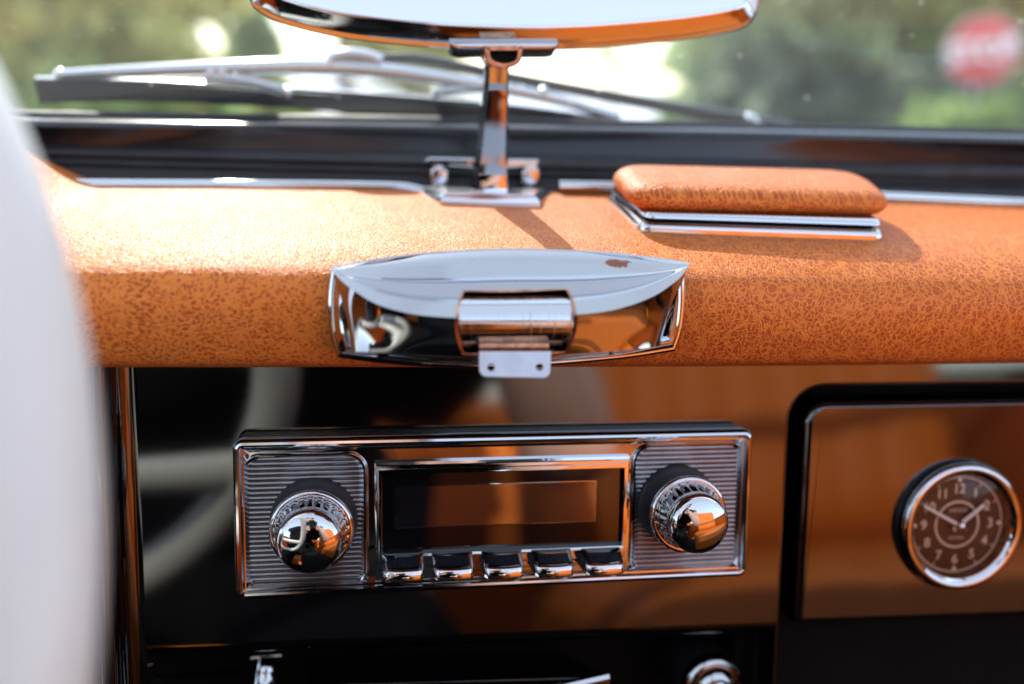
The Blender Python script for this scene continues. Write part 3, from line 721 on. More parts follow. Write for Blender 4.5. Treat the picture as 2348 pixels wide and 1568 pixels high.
# ---------------------------------------------------------------- rear-view mirror and its stand
mir = thing('rear_view_mirror', at_y(1120, 455, 0.375), 'chrome rear-view mirror on a tall post standing on the dashboard', 'mirror')
tl = math.radians(17); MFo = at_y(1165, 60, 0.36); mv = np.array([0, math.sin(tl), math.cos(tl)]); mw = np.array([0, -math.cos(tl), math.sin(tl)])
MF = Frame(MFo, XV, mv, mw)
low = [MF.loc(*p) for p in [(560, -40), (566, -12), (585, 12), (640, 40), (740, 67), (850, 84), (1000, 98), (1165, 103), (1320, 102), (1460, 92), (1600, 77), (1700, 58), (1738, 38), (1752, 10), (1756, -20)]]
mo = spline(low, 60); bt = low[0][1]
hi = [np.array([p[0], max(p[1], 2 * 0.011 - p[1] + 0.028)]) for p in mo[::-1]]
mout = [tuple(p) for p in mo] + [(p[0], 0.040 - (p[1] - mo[0][1]) * 0.6) for p in mo[::-1]][1:-1]
MB().grid([[MF(a, b, w) for a, b in inset(mout, i)] for i, w in [(0.030, -0.022), (0.018, -0.020), (0.007, -0.014), (0.0030, -0.0092), (0.0014, -0.0082), (0.0004, -0.0070), (0.0, -0.0060), (0.0004, -0.0050), (0.0018, -0.0038), (0.0044, -0.0021), (0.0064, -0.0008), (0.0074, -0.0002), (0.0078, -0.0003), (0.0079, -0.0014)]], closed_u=True).build('chrome_shell', M['chrome'], mir, sharp=50)
MB().ngon([MF(a, b, -0.0010) for a, b in inset(mout, 0.0078)]).build('mirror_glass', M['mirror'], mir)
MB().ngon([MF(a, b, -0.0215) for a, b in inset(mout, 0.0300)][::-1]).build('shell_back', M['chrome'], mir)
# boss under the shell
bs = [MF.loc(*p) for p in [(1032, 97), (1285, 97), (1278, 107), (1262, 110), (1055, 109), (1040, 105)]]
MB().prism(MF, bs, [(0, -0.012), (0, -0.001), (0.0006, 0.0)]).build('boss', M['chrome'], mir, bevel=0.0005)
# socket: a cut-open cup with a dark inside
SF = Frame(at_y(1155, 130, 0.351), XV, np.array([0, 0, 1.0]), np.array([0, -1.0, 0]))
cup = [SF.loc(*p) for p in [(1112, 104), (1112, 125), (1117, 140), (1130, 151), (1155, 157), (1180, 152), (1193, 141), (1198, 124), (1198, 104)]]
cup = [tuple(p) for p in spline(cup, 26)]
MB().grid([[SF(a, b, w) for a, b in inset(cup, i)] for i, w in [(0, -0.016), (0, -0.0006), (0.0005, 0), (0.0018, 0.0), (0.0022, -0.0008), (0.0022, -0.004)]], closed_u=True).build('socket', M['copper'], mir)
MB().ngon([SF(a, b, -0.0025) for a, b in inset(cup, 0.0021)]).build('socket_inside', M['soft_black'], mir)
MB().prism(SF, inset(cup, 0.0002), [(0, -0.020), (0, -0.0045)]).build('socket_shell', M['chrome'], mir)
# post: four flat faces, flared foot
cen = [((1124, 459), 150, .381), ((1124, 452), 118, .381), ((1124, 443), 98, .381), ((1123, 425), 84, .3805), ((1124, 390), 76, .380), ((1128, 330), 67, .378), ((1133, 260), 59, .3755), ((1137, 200), 51, .373), ((1139, 158), 50, .370), ((1141, 120), 50, .367)]
rws = []
for (px, py), wpx, Y in cen:
    c = at_y(px, py, Y); h = wpx / FPX * Y * 0.53; d = h * 0.9
    sec = [(-h, -0.2 * d), (-0.70 * h, -0.92 * d), (0.06 * h, -d), (0.74 * h, -0.92 * d), (h, -0.2 * d), (h, 0.6 * d), (0.6 * h, d), (-0.6 * h, d), (-h, 0.6 * d)]
    rws.append([c + np.array([a, b, 0]) for a, b in sec])
rw2 = []
for k in range(len(rws[0])): rw2.append(spline([r[k] for r in rws], 36))
rws = [[rw2[k][i] for k in range(len(rw2))] for i in range(36)]
MB().grid(rws, closed_u=True).build('post', M['chrome'], mir, sharp=22)
# foot plate
pt = math.radians(-1.2); PFo = np.array([0.0475, 0.357, pad_z(0.357) + 0.0038]); PF = Frame(PFo, XV, np.array([0, math.cos(pt), math.sin(pt)]), np.array([0, -math.sin(pt), math.cos(pt)]))
def hz(px, py, c=0.0):
    r = ray(px, py); o = PF.o + PF.w * c; p = CAM + r * (((o - CAM) @ PF.w) / (r @ PF.w)) - o; return (float(p @ PF.u), float(p @ PF.v))
ft = [hz(1010, 472, -.004), hz(1237, 477, -.004), (hz(1278, 446, .0)[0], 0.028), (hz(1240, 446, .0)[0] + 0.003, 0.046), (hz(1008, 440, .0)[0] - .003, 0.046), (hz(960, 442, .0)[0], 0.028)]
MB().prism(PF, ft, [(0, -0.008), (0, -0.0022), (0.0004, -0.0012), (0.0022, 0.0006), (0.0030, 0.0010)]).build('foot_plate', M['foot'], mir, sharp=20)

# ---------------------------------------------------------------- latch behind the post
la = thing('windscreen_latch', at_y(1105, 390, 0.3975), 'small chrome T bar latch with two knobs behind the mirror post', 'latch')
LF = Frame(at_y(1105, 390, 0.3975), XV, np.array([0, 0, 1.0]), np.array([0, -1.0, 0]))
def ll(px, py): return LF.loc(px, py)
p0, p1 = ll(974, 362), ll(1234, 380)
MB().prism(LF, [ll(974, 376), ll(1085, 384), ll(1230, 384), ll(1236, 374), ll(1234, 366), ll(985, 361), ll(974, 366)], [(0, -0.004), (0, 0.0), (0.0008, 0.001)]).build('cross_bar', M['chrome'], la)
for px in (1006, 1215):
    MB().tube([LF(*ll(px - 8, 388), -0.001), LF(*ll(px - 4, 400), 0.0)], 0.0026, 12).build('stem', M['chrome'], la)
    MB().lathe(LF.shift(*ll(px, 402), 0.0), [(0.0046, -0.003), (0.0048, 0.0), (0.0044, 0.0022), (0.0032, 0.0034), (0.0012, 0.0036), (0.0, 0.0036)], 24).build('round_knob', M['chrome'], la)

# ---------------------------------------------------------------- speaker lid on the pad
sl = thing('leather_topped_lid', (0.15, 0.35, 1.05), 'orange leather cushioned lid with chrome base on the right of the dash top', 'lid')
def zz_(px, py, Z): p = at_z(px, py, Z); return (float(p[0]), float(p[1]))
LZ = Frame((0, 0, 0), (1, 0, 0), (0, 1, 0), (0, 0, 1))
def slope(o, z0, tilt=0.055, ref=0.330): return [(a, b) for a, b in o]
tiltL = math.radians(4.0)
QF = Frame((0.15, 0.33, 1.0475), (1, 0, 0), (0, math.cos(tiltL), math.sin(tiltL)), (0, -math.sin(tiltL), math.cos(tiltL)))
def ql(px, py, c=0.0):
    r = ray(px, py); o = QF.o + QF.w * c; p = CAM + r * (((o - CAM) @ QF.w) / (r @ QF.w)) - o; return (float(p @ QF.u), float(p @ QF.v))
fl0, fr0 = ql(1466, 512, .003), ql(2032, 532, .003); bl0 = ql(1398, 454, .003)
bk = 0.050
def rounded(poly, rads, n=8):
    out = []; N_ = len(poly)
    for i in range(N_):
        p = np.array(poly[i]); a = np.array(poly[i - 1]); b = np.array(poly[(i + 1) % N_]); r = rads[i]
        if r <= 0: out.append(tuple(p)); continue
        u1 = (a - p) / np.linalg.norm(a - p); u2 = (b - p) / np.linalg.norm(b - p)
        for t in np.linspace(0, 1, n): out.append(tuple((1 - t) ** 2 * (p + u1 * r) + 2 * t * (1 - t) * p + t * t * (p + u2 * r)))
    return out
base_o = rounded([fl0, fr0, (fr0[0] + 0.006, bk), (bl0[0], bk)], [0.005, 0.004, 0.02, 0.006])
MB().prism(QF, base_o, [(0, -0.002), (0, 0.0012), (0.0004, 0.0022), (0.0012, 0.0031), (0.0022, 0.0037), (0.003, 0.0038)]).build('base_frame', M['chrome'], sl, sharp=30)
f1, f2 = ql(1476, 493, 0.0066), ql(2028, 511, 0.0066)
plate_o = rounded([f1, f2, (f2[0] + 0.008, bk - 0.001), (bl0[0] + 0.001, bk - 0.001)], [0.005, 0.004, 0.02, 0.006])
MB().prism(QF, inset(plate_o, 0.003), [(0, 0.001), (0, 0.0056)]).build('inner_frame', M['soft_black'], sl)
MB().prism(QF, plate_o, [(0.0008, 0.0052), (0, 0.0055), (0.0002, 0.0062), (0.0010, 0.0071), (0.0020, 0.0077), (0.003, 0.0078)]).build('chrome_plate', M['chrome'], sl, sharp=30)
c0, c1_, = ql(1448, 486, 0.0074), ql(2044, 500, 0.0074)
cus_o = rounded([c0, c1_, (c1_[0] + 0.016, bk - 0.006), (bl0[0] - 0.001, bk - 0.006)], [0.014, 0.012, 0.028, 0.014], 14)
cm = MB(); cm.uv = []; N_o = len(cus_o)
prof_c = [(0.0042, 0.0074), (0.0030, 0.0077), (0.0014, 0.0088), (0.0004, 0.0102), (0.0, 0.0116), (0.0005, 0.0131), (0.0016, 0.0144), (0.0032, 0.0154), (0.0052, 0.0162), (0.0072, 0.0167)]
per = np.concatenate([[0], np.cumsum([np.linalg.norm(np.array(cus_o[(i + 1) % N_o]) - np.array(cus_o[i])) for i in range(N_o)])])
rings = []
for i, w in prof_c:
    ring = []
    for (a, b), k in zip(inset(cus_o, i), range(N_o)):
        rise = 1.0 + 0.10 * max(0, b) / bk if w > 0.009 else 1.0
        p = QF(a, b, w * rise); ring.append(p)
        cm.uv.append((a * 1.0 + 0.3, b * 1.0 - w * 1.4))
    rings.append(ring)
cm.grid(rings, closed_u=True)
cc = sum(rings[-1]) / N_o; last = rings[-1]
for q in (0.75, 0.5, 0.25):
    nr_ = [cc + (p - cc) * q + QF.w * 0.0004 * (1 - q) for p in last]; b0 = len(cm.v)
    cm.v += [tuple(p) for p in nr_]; cm.uv += [(float((p - QF.o) @ QF.u) + 0.3, float((p - QF.o) @ QF.v) - 0.021) for p in nr_]
    cm.f += [(b0 - N_o + k, b0 - N_o + (k + 1) % N_o, b0 + (k + 1) % N_o, b0 + k) for k in range(N_o)]
base_i = len(cm.v); cm.v.append(tuple(cc + QF.w * 0.0004)); cm.uv.append((float((cc - QF.o) @ QF.u) + 0.3, float((cc - QF.o) @ QF.v) - 0.021)); st_ = base_i - N_o
for k in range(N_o): cm.f.append((st_ + k, st_ + (k + 1) % N_o, base_i))
cm.build('leather_cushion', M['leather'], sl, sharp=None)

# ---------------------------------------------------------------- windscreen, its sill and the wiper
ws = thing('windscreen', (0.08, 0.47, 1.08), 'dusty windscreen glass in a dark rubber edged sill', 'windscreen')
def bowx(x): return -0.016 * ((x - 0.07) / 0.25) ** 2
def sill(prof_, name, mat, x0=-0.55, x1=0.72, sharp=40):
    rows = []
    for x in np.linspace(x0, x1, 90): rows.append([(x, y + bowx(x) * k, z + 0.014 * (x - 0.066) * min(1, k * 1.5)) for y, z, k in prof_])
    MB().grid(rows).build(name, mat, ws, sharp=sharp)
Z4 = lambda py, Y: float(at_y(1170, py, Y)[2])
sill([(0.386, 1.030, 0), (0.398, Z4(440, .398) - .004, 0), (0.400, Z4(424, .400), 0), (0.403, Z4(405, .403), .0), (0.4022, Z4(398, .4022), .0), (0.405, Z4(386, .405), 0), (0.4042, Z4(379, .4042), 0), (0.407, Z4(366, .407), 0.2), (0.410, Z4(356, .410), .3), (0.414, Z4(353, .414), .3)], 'rubber_seal', M['rubber'])
sill([(0.4125, Z4(362, .4125), .3), (0.4132, Z4(350, .4132), .4), (0.4140, Z4(335, .414), .5), (0.4150, Z4(318, .4150), .7), (0.4164, Z4(304, .4164), 1), (0.4182, Z4(294, .4182), 1), (0.4215, Z4(288.5, .4215), 1), (0.428, Z4(285, .428), 1), (0.434, Z4(283.5, .434), 1), (0.437, Z4(286, .437), 1)], 'painted_sill', M['grey_paint'])
sill([(0.4335, Z4(284, .4335), 1), (0.4338, Z4(277, .4338), 1), (0.4355, Z4(271, .4355), 1), (0.439, Z4(269.5, .439), 1), (0.442, Z4(272, .442), 1), (0.446, 1.06, 1)], 'glass_bead', M['rubber'])
g0 = (0.4425, Z4(276, .4425)); sl_ = math.radians(52)
rows = []; rows2 = []
for x in np.linspace(-0.58, 0.75, 40):
    rows.append([(x, g0[0] + bowx(x) - s * math.cos(sl_), g0[1] + 0.014 * (x - 0.066) + s * math.sin(sl_)) for s in np.linspace(0, 0.36, 12)])
    rows2.append([(p[0], p[1] + 0.004, p[2] + 0.003) for p in rows[-1]])
gm = MB().grid(rows); gm.grid([r[::-1] for r in rows2]); gm.build('glass', M['windscreen'], ws, sharp=None)

top_c_ = [(x, g0[0] + bowx(x) - 0.36 * math.cos(sl_), g0[1] + 0.36 * math.sin(sl_) + 0.008) for x in np.linspace(-0.58, 0.75, 30)]
MB().tube(top_c_, (0.016, 0.011), 14).build('header_rail', M['lacquer'], ws)
for xe_ in (-0.58, 0.75):
    MB().tube([(xe_, g0[0] + bowx(xe_) - q * math.cos(sl_), g0[1] + q * math.sin(sl_)) for q in (-0.02, 0.12, 0.24, 0.36)], (0.016, 0.014), 12).build('pillar', M['chrome'], ws)
wp = thing('windscreen_wiper', at_y(1730, 282, 0.52), 'chrome windscreen wiper lying on the outside of the glass', 'wiper')
WY = 0.456
def wy(px, py, Y=WY): return at_y(px, py, Y)
def arc(pts, Y=WY, n=30): return spline([wy(px, py, Y) for px, py in pts], n)
bl_t = [(84, 184), (260, 188), (450, 197), (640, 210), (850, 222), (1050, 238), (1250, 256), (1440, 282)]
bl_b = [(92, 236), (260, 233), (450, 236), (640, 246), (850, 262), (1050, 272), (1250, 282), (1430, 294)]
T_, B_ = arc(bl_t), arc(bl_b)
bm2 = MB(); bm2.grid([[t, t + np.array([0, -0.003, 0]), b + np.array([0, -0.0012, 0]), b + np.array([0, 0.0012, 0]), t + np.array([0, 0.003, 0])] for t, b in zip(T_, B_)], closed_u=True)
bm2.build('rubber_blade', M['rubber'], wp)
MB().tube(arc([(84, 181), (260, 184), (480, 192), (700, 206), (950, 224), (1200, 246), (1430, 278)]), (0.0028, 0.0012), 10).build('blade_spine', M['foot'], wp)
MB().tube(arc([(132, 172), (250, 166), (400, 160), (520, 156), (660, 152), (800, 156), (930, 168), (1050, 186), (1170, 205), (1290, 232), (1410, 268)], WY - .004, 44), [(0.0032, 0.0023 + 0.0015 * math.sin(math.pi * k / 43)) for k in range(44)], 12).build('main_bridge', M['foot'], wp)
MB().tube(arc([(470, 178), (520, 180), (580, 188), (650, 206)], WY - .004, 14), (0.0030, 0.0030), 10).build('side_bridge', M['foot'], wp)
MB().tube(arc([(990, 214), (1060, 205), (1150, 204), (1240, 216), (1300, 232)], WY - .004, 14), (0.0028, 0.0024), 10).build('side_bridge', M['foot'], wp)
for q in ((136, 170), (484, 166), (510, 166), (660, 212), (1412, 268), (1246, 210), (760, 134), (800, 124)):
    c = wy(q[0], q[1], WY - .006); MB().lathe(Frame(c, XV, (0, 0, 1), (0, -1, 0)), [(0.0026, -0.003), (0.0026, 0), (0.0016, 0.0014), (0, 0.0018)], 12).build('rivet', M['foot'], wp)
MB().tube(arc([(752, 150), (762, 132), (800, 124), (850, 130), (872, 142)], WY - .005, 16), (0.0030, 0.0028), 12).build('arm_clip', M['foot'], wp)
MB().tube(arc([(862, 134), (950, 134), (1040, 150), (1180, 180), (1350, 212), (1550, 248), (1720, 278), (1800, 294), (1880, 318)], WY + .004, 40), [(0.0032, 0.0024 + 0.0012 * k / 39) for k in range(40)], 12).build('arm', M['grey_paint'], wp)
for q in ((1722, 272), (1730, 284)):
    c = wy(q[0], q[1], WY - .001); MB().lathe(Frame(c, XV, (0, 0, 1), (0, -1, 0)), [(0.0030, -0.003), (0.0030, 0), (0.0018, 0.0014), (0, 0.0018)], 12).build('arm_rivet', M['foot'], wp)

# ---------------------------------------------------------------- steering wheel
swt = math.radians(34); WC = np.array([-0.245, 0.123, 1.018]); wv_ = np.array([0, math.sin(swt), math.cos(swt)]); ww_ = np.array([0, -math.cos(swt), math.sin(swt)])
WF = Frame(WC, XV, wv_, ww_); RW, rw = 0.190, 0.0135
stw = thing('steering_wheel', WC, 'large cream steering wheel rim out of focus at the left edge', 'steering wheel')
m = MB(); rows = []
for k in range(160):
    t = 2 * math.pi * k / 160; row = []
    for j in range(18):
        a = 2 * math.pi * j / 18; gr = 1.0 + 0.03 * (math.cos(72 * t) if math.cos(a + 0.0) < 0 and -ww_[1] else 0) * 0
        row.append(WF((RW + rw * math.cos(a)) * math.cos(t), (RW + rw * math.cos(a)) * math.sin(t), rw * math.sin(a)))
    rows.append(row)
m.grid(rows, closed_u=True, closed_v=True).build('rim', M['cream'], stw, sharp=None)
for sgn in (1, -1):
    pth = [WF(sgn * x, -0.062 - 0.024 * (x / 0.169) ** 2, -0.030 * (1 - (x / 0.169) ** 2)) for x in np.linspace(0.02, 0.169, 16)]
    MB().tube(pth, [(0.0085, 0.0125 - 0.003 * math.sin(math.pi * k / 15)) for k in range(16)], 16, up=tuple(wv_)).build('spoke', M['cream'], stw)
MB().lathe(WF.shift(0, -0.045, -0.045), [(0.058, 0), (0.058, 0.016), (0.050, 0.026), (0.036, 0.031)], 40).build('hub', M['cream'], stw)
MB().lathe(WF.shift(0, -0.045, -0.045), [(0.034, 0.030), (0.033, 0.034), (0.018, 0.040), (0.0, 0.042)], 40).build('horn_button', M['chrome'], stw)
MB().lathe(WF.shift(0, -0.045, -0.22), [(0.030, 0), (0.030, 0.176)], 24).build('column', M['black_plastic'], stw)

# ---------------------------------------------------------------- cabin behind the camera (seen in the reflections)
ZF = Frame((0, 0, 0), (1, 0, 0), (0, 1, 0), (0, 0, 1))
def pleated(name, F, a0, a1, b0, b1, n, thick, mat, parent, puff=0.007):
    rows = []
    for j in range(n * 8 + 1):
        a = a0 + (a1 - a0) * j / (n * 8); f = abs(math.sin(math.pi * j / 8)) ** 0.55 if True else 1
        edge = min(1.0, 4 * min(a - a0, a1 - a) / (a1 - a0) * 2.2); col_ = []
        for b in np.linspace(b0, b1, 20):
            e2 = min(1.0, 8 * min(b - b0, b1 - b) / (b1 - b0)); h = thick * (0.55 + 0.45 * math.sqrt(max(0, edge * e2)))
            col_.append(F(a, b, h + puff * (f - 0.5) * edge * e2))
        rows.append(col_)
    m = MB().grid(rows)
    per_ = [r[0] for r in rows] + rows[-1][1:] + [r[-1] for r in rows[::-1]][1:] + rows[0][::-1][1:-1]
    m.grid([per_, [p - F.w * thick * 0.9 for p in per_]], closed_u=True); m.ngon([p - F.w * thick * 0.9 for p in per_])
    return m.build(name, mat, parent, sharp=50)
tub = thing('convertible_car', (0.07, -0.2, 0.3), 'open black car with orange pleated seats mirrored in the radio knobs', 'car')
def seat(x, y, z):
    e = bpy.data.objects.new('seat', None); COL.objects.link(e); e.location = (x, y + 0.05, 0.4); e.empty_display_size = 0.05
    e.parent = tub; e.matrix_parent_inverse = tub.matrix_world.inverted(); bpy.context.view_layer.update(); s = e
    ba = math.radians(16); BF = Frame((x, y, z + 0.06), (1, 0, 0), (0, -math.sin(ba), math.cos(ba)), (0, math.cos(ba), math.sin(ba)))
    pleated('backrest', BF, -0.27, 0.27, 0.02, 0.44, 9, 0.11, M['seat'], s)
    ca = math.radians(8); SFr = Frame((x, y, z), (1, 0, 0), (0, math.cos(ca), math.sin(ca)), (0, -math.sin(ca), math.cos(ca)))
    pleated('cushion', SFr, -0.27, 0.27, 0.06, 0.52, 9, 0.10, M['seat'], s)
    MB().tube([BF(-0.26, 0.0, 0.05), BF(0.26, 0.0, 0.05)], 0.026, 12).build('seam_roll', M['stitch'], s)
seat(0.44, -0.42, 0.70)
seat(-0.30, -0.56, 0.60)
bt_ = MB(); bt_.box(ZF, -0.72, 0.86, -1.15, 0.50, 0.28, 0.32); bt_.build('floor', M['carpet'], tub)
MB().box(ZF, -0.70, 0.84, 0.46, 0.50, 0.321, 0.99).build('firewall', M['soft_black'], tub)
MB().box(ZF, -0.06, 0.20, -0.60, 0.44, 0.321, 0.50).build('tunnel', M['carpet'], tub, bevel=0.03)
for x0, x1 in ((-0.72, -0.66), (0.80, 0.86)):
    d = MB(); d.box(ZF, x0, x1, -1.15, 0.30, 0.321, 1.02); d.build('door', M['lacquer'], tub, bevel=0.01)
    xi = x1 + 0.004 if x0 < 0 else x0 - 0.004
    MB().box(ZF, min(xi, xi + (0.012 if x0 < 0 else -0.012)), max(xi, xi + (0.012 if x0 < 0 else -0.012)), -1.05, 0.27, 0.42, 0.99).build('door_trim', M['seat'], tub, bevel=0.004)
MB().box(ZF, -0.65, 0.79, -1.15, -0.95, 0.321, 0.98).build('rear_shelf', M['seat'], tub, bevel=0.03)
# scuttle and bonnet ahead of the glass
rows = []
for x in np.linspace(-0.72, 0.86, 30):
    k = ((x - 0.07) / 0.79) ** 2; rows.append([(x, y, z - 0.10 * k) for y, z in [(0.455, 1.045), (0.56, 1.015), (0.9, 0.97), (1.4, 0.92), (1.8, 0.85), (2.0, 0.76), (2.05, 0.6)]])
MB().grid(rows).build('bonnet', M['lacquer'], tub, sharp=None)

# ---------------------------------------------------------------- the person taking the picture (only mirrored in the chrome and lacquer)
def skin_body(name, joints, edges, mat, parent=None, sub=2):
    me = bpy.data.meshes.new(name); me.from_pydata([j[:3] for j in joints], edges, []); me.materials.append(mat)
    o = bpy.data.objects.new(name, me); COL.objects.link(o)
    m = o.modifiers.new('skin', 'SKIN'); m.use_smooth_shade = True
    for i, j in enumerate(joints):
        sv = me.skin_vertices[0].data[i]; r = j[3]; sv.radius = r if hasattr(r, '__len__') else (r, r); sv.use_root = (i == 0)
    s = o.modifiers.new('subdivision', 'SUBSURF'); s.levels = sub; s.render_levels = sub
    if parent is not None: o.parent = parent
    return o
PX = -0.07
J = [(PX - .14, -0.40, 0.74, .14), (PX - .13, -0.34, 0.88, (.18, .13)), (PX - .08, -0.27, 1.03, (.235, .13)), (PX, -0.23, 1.15, (.19, .11)), (PX + .02, -0.21, 1.22, .055), (PX + .03, -0.20, 1.26, .07), (PX + .04, -0.20, 1.32, .088), (PX + .04, -0.20, 1.37, .07),
     (PX + .20, -0.24, 1.12, .060), (0.165, -0.115, 0.93, .045), (0.115, -0.085, 1.03, .034), (0.062, -0.075, 1.09, .026),
     (PX - .20, -0.25, 1.11, .060), (PX - .23, -0.20, 0.96, .047), (-0.10, -0.12, 1.05, .034), (-0.058, -0.075, 1.075, .026),
     (PX + .01, -0.34, 0.72, .10), (PX + .06, -0.02, 0.76, .075), (PX + .05, 0.22, 0.45, .05),
     (PX - .19, -0.34, 0.72, .10), (PX - .26, -0.02, 0.76, .075), (PX - .24, 0.22, 0.45, .05)]
E = [(0, 1), (1, 2), (2, 3), (3, 4), (4, 5), (5, 6), (6, 7), (3, 8), (8, 9), (9, 10), (10, 11), (3, 12), (12, 13), (13, 14), (14, 15), (0, 16), (16, 17), (17, 18), (0, 19), (19, 20), (20, 21)]
per_o = skin_body('person', J, E, M['skin'])
tag(per_o, 'person in a black shirt holding a camera, mirrored in the left radio knob', 'person')
gs = 1.14
SJ = [J[i][:3] + ((J[i][3][0] * gs, J[i][3][1] * gs) if hasattr(J[i][3], '__len__') else J[i][3] * gs,) for i in (0, 1, 2, 3)] + [(PX + .01, -0.215, 1.19, .07), J[8][:3] + (.07,), (PX + .215, -0.24, 1.09, .064), J[12][:3] + (.07,), (PX - .215, -0.23, 1.03, .064), (PX - .23, -0.20, 0.955, .056), (-0.10, -0.12, 1.045, .042)]
skin_body('shirt', SJ, [(0, 1), (1, 2), (2, 3), (3, 4), (3, 5), (5, 6), (3, 7), (7, 8), (8, 9), (9, 10)], M['cloth'], per_o)
TJ = [J[i][:3] + (J[i][3] * 1.45 if not hasattr(J[i][3], '__len__') else J[i][3],) for i in (0, 16, 17, 18, 19, 20, 21)]
skin_body('trousers', TJ, [(0, 1), (1, 2), (2, 3), (0, 4), (4, 5), (5, 6)], M['cloth'], per_o)
skin_body('hair', [(PX + .04, -0.22, 1.35, .085), (PX + .04, -0.21, 1.395, .07), (PX + .04, -0.245, 1.31, .075)], [(0, 1), (0, 2)], M['hair'], per_o)
for hx, sg in ((0.062, 1), (-0.058, -1)):
    hj = [(hx, -0.075, 1.08, .020), (hx - sg * .006, -0.060, 1.085, .020)]; he = [(0, 1)]
    for k in range(4):
        b = len(hj); z = 1.100 - 0.013 * k
        hj += [(hx - sg * .010, -0.050, z, .0085), (hx - sg * .018, -0.034, z - .002, .008), (hx - sg * .032, -0.026, z - .004, .007)]; he += [(1, b), (b, b + 1), (b + 1, b + 2)]
    b = len(hj); hj += [(hx - sg * .012, -0.082, 1.100, .009), (hx - sg * .030, -0.086, 1.108, .008)]; he += [(0, b), (b, b + 1)]
    skin_body('hand', hj, he, M['skin'], per_o)
cf = Frame(CAM, ROT[:, 0], -ROT[:, 1], ROT[:, 2])
hc = thing('photo_camera', cf(0, 0, -0.06), 'black photo camera held by the person, mirrored in the left radio knob', 'camera')
MB().box(cf, -0.064, 0.064, -0.045, 0.042, -0.115, -0.07).build('camera_body', M['black_plastic'], hc, bevel=0.006)
MB().box(cf, -0.028, 0.028, 0.042, 0.064, -0.112, -0.072).build('viewfinder_hump', M['black_plastic'], hc, bevel=0.004)
MB().lathe(cf, [(0.034, -0.07), (0.034, -0.03), (0.036, -0.028), (0.036, -0.012), (0.030, -0.012), (0.026, -0.020)], 36).build('lens', M['black_plastic'], hc)

# ---------------------------------------------------------------- outside: ground, trees, sign
def plane_y(px, py, d): return at_depth(px, py, d)
gr = MB(); gr.grid([[(x, y, 0.0) for x in (-300, 300)] for y in (-100, 400)])
def ground_mat():
    t = NT('pale_concrete_ground'); co = t.coord()
    c = t.mix(t.noise(co, 0.8, 5), (0.50, 0.52, 0.56), (0.60, 0.62, 0.66)); t.bsdf(Base_Color=c, Roughness=0.9, Normal=t.bump(t.noise(co, 30, 3), 0.01)); return t.m
go = gr.build('ground', ground_mat(), smooth=False); tag(go, kind='structure')
def leaf_mat(name, a, b):
    t = NT(name); co = t.coord(); c = t.mix(t.step(t.noise(co, 1.6, 3), 0.3, 0.7), a, b)
    df = t.n('ShaderNodeBsdfDiffuse'); t.set(df.inputs[0], c); tl = t.n('ShaderNodeBsdfTranslucent')
    hs = t.n('ShaderNodeHueSaturation'); hs.inputs['Value'].default_value = 1.5; t.set(hs.inputs['Color'], c); t.set(tl.inputs[0], hs.outputs[0])
    mx = t.n('ShaderNodeMixShader'); mx.inputs[0].default_value = 0.5; t.set(mx.inputs[1], df.outputs[0]); t.set(mx.inputs[2], tl.outputs[0])
    t.t.links.new(mx.outputs[0], t.out.inputs[0]); return t.m
LEAF = {'olive': leaf_mat('olive_leaves', (0.34, 0.33, 0.09), (0.52, 0.48, 0.19)), 'green': leaf_mat('green_leaves', (0.15, 0.23, 0.08), (0.28, 0.36, 0.13)),
        'dark': leaf_mat('dark_leaves', (0.09, 0.12, 0.08), (0.18, 0.21, 0.14)), 'lime': leaf_mat('lime_leaves', (0.24, 0.30, 0.10), (0.40, 0.44, 0.17)),
        'grey': leaf_mat('grey_green_leaves', (0.27, 0.33, 0.16), (0.46, 0.52, 0.28))}
M['bark'] = simple('bark', (0.10, 0.065, 0.045), 0.9, var=0.4, vs=20, bump=0.02, bs=12)
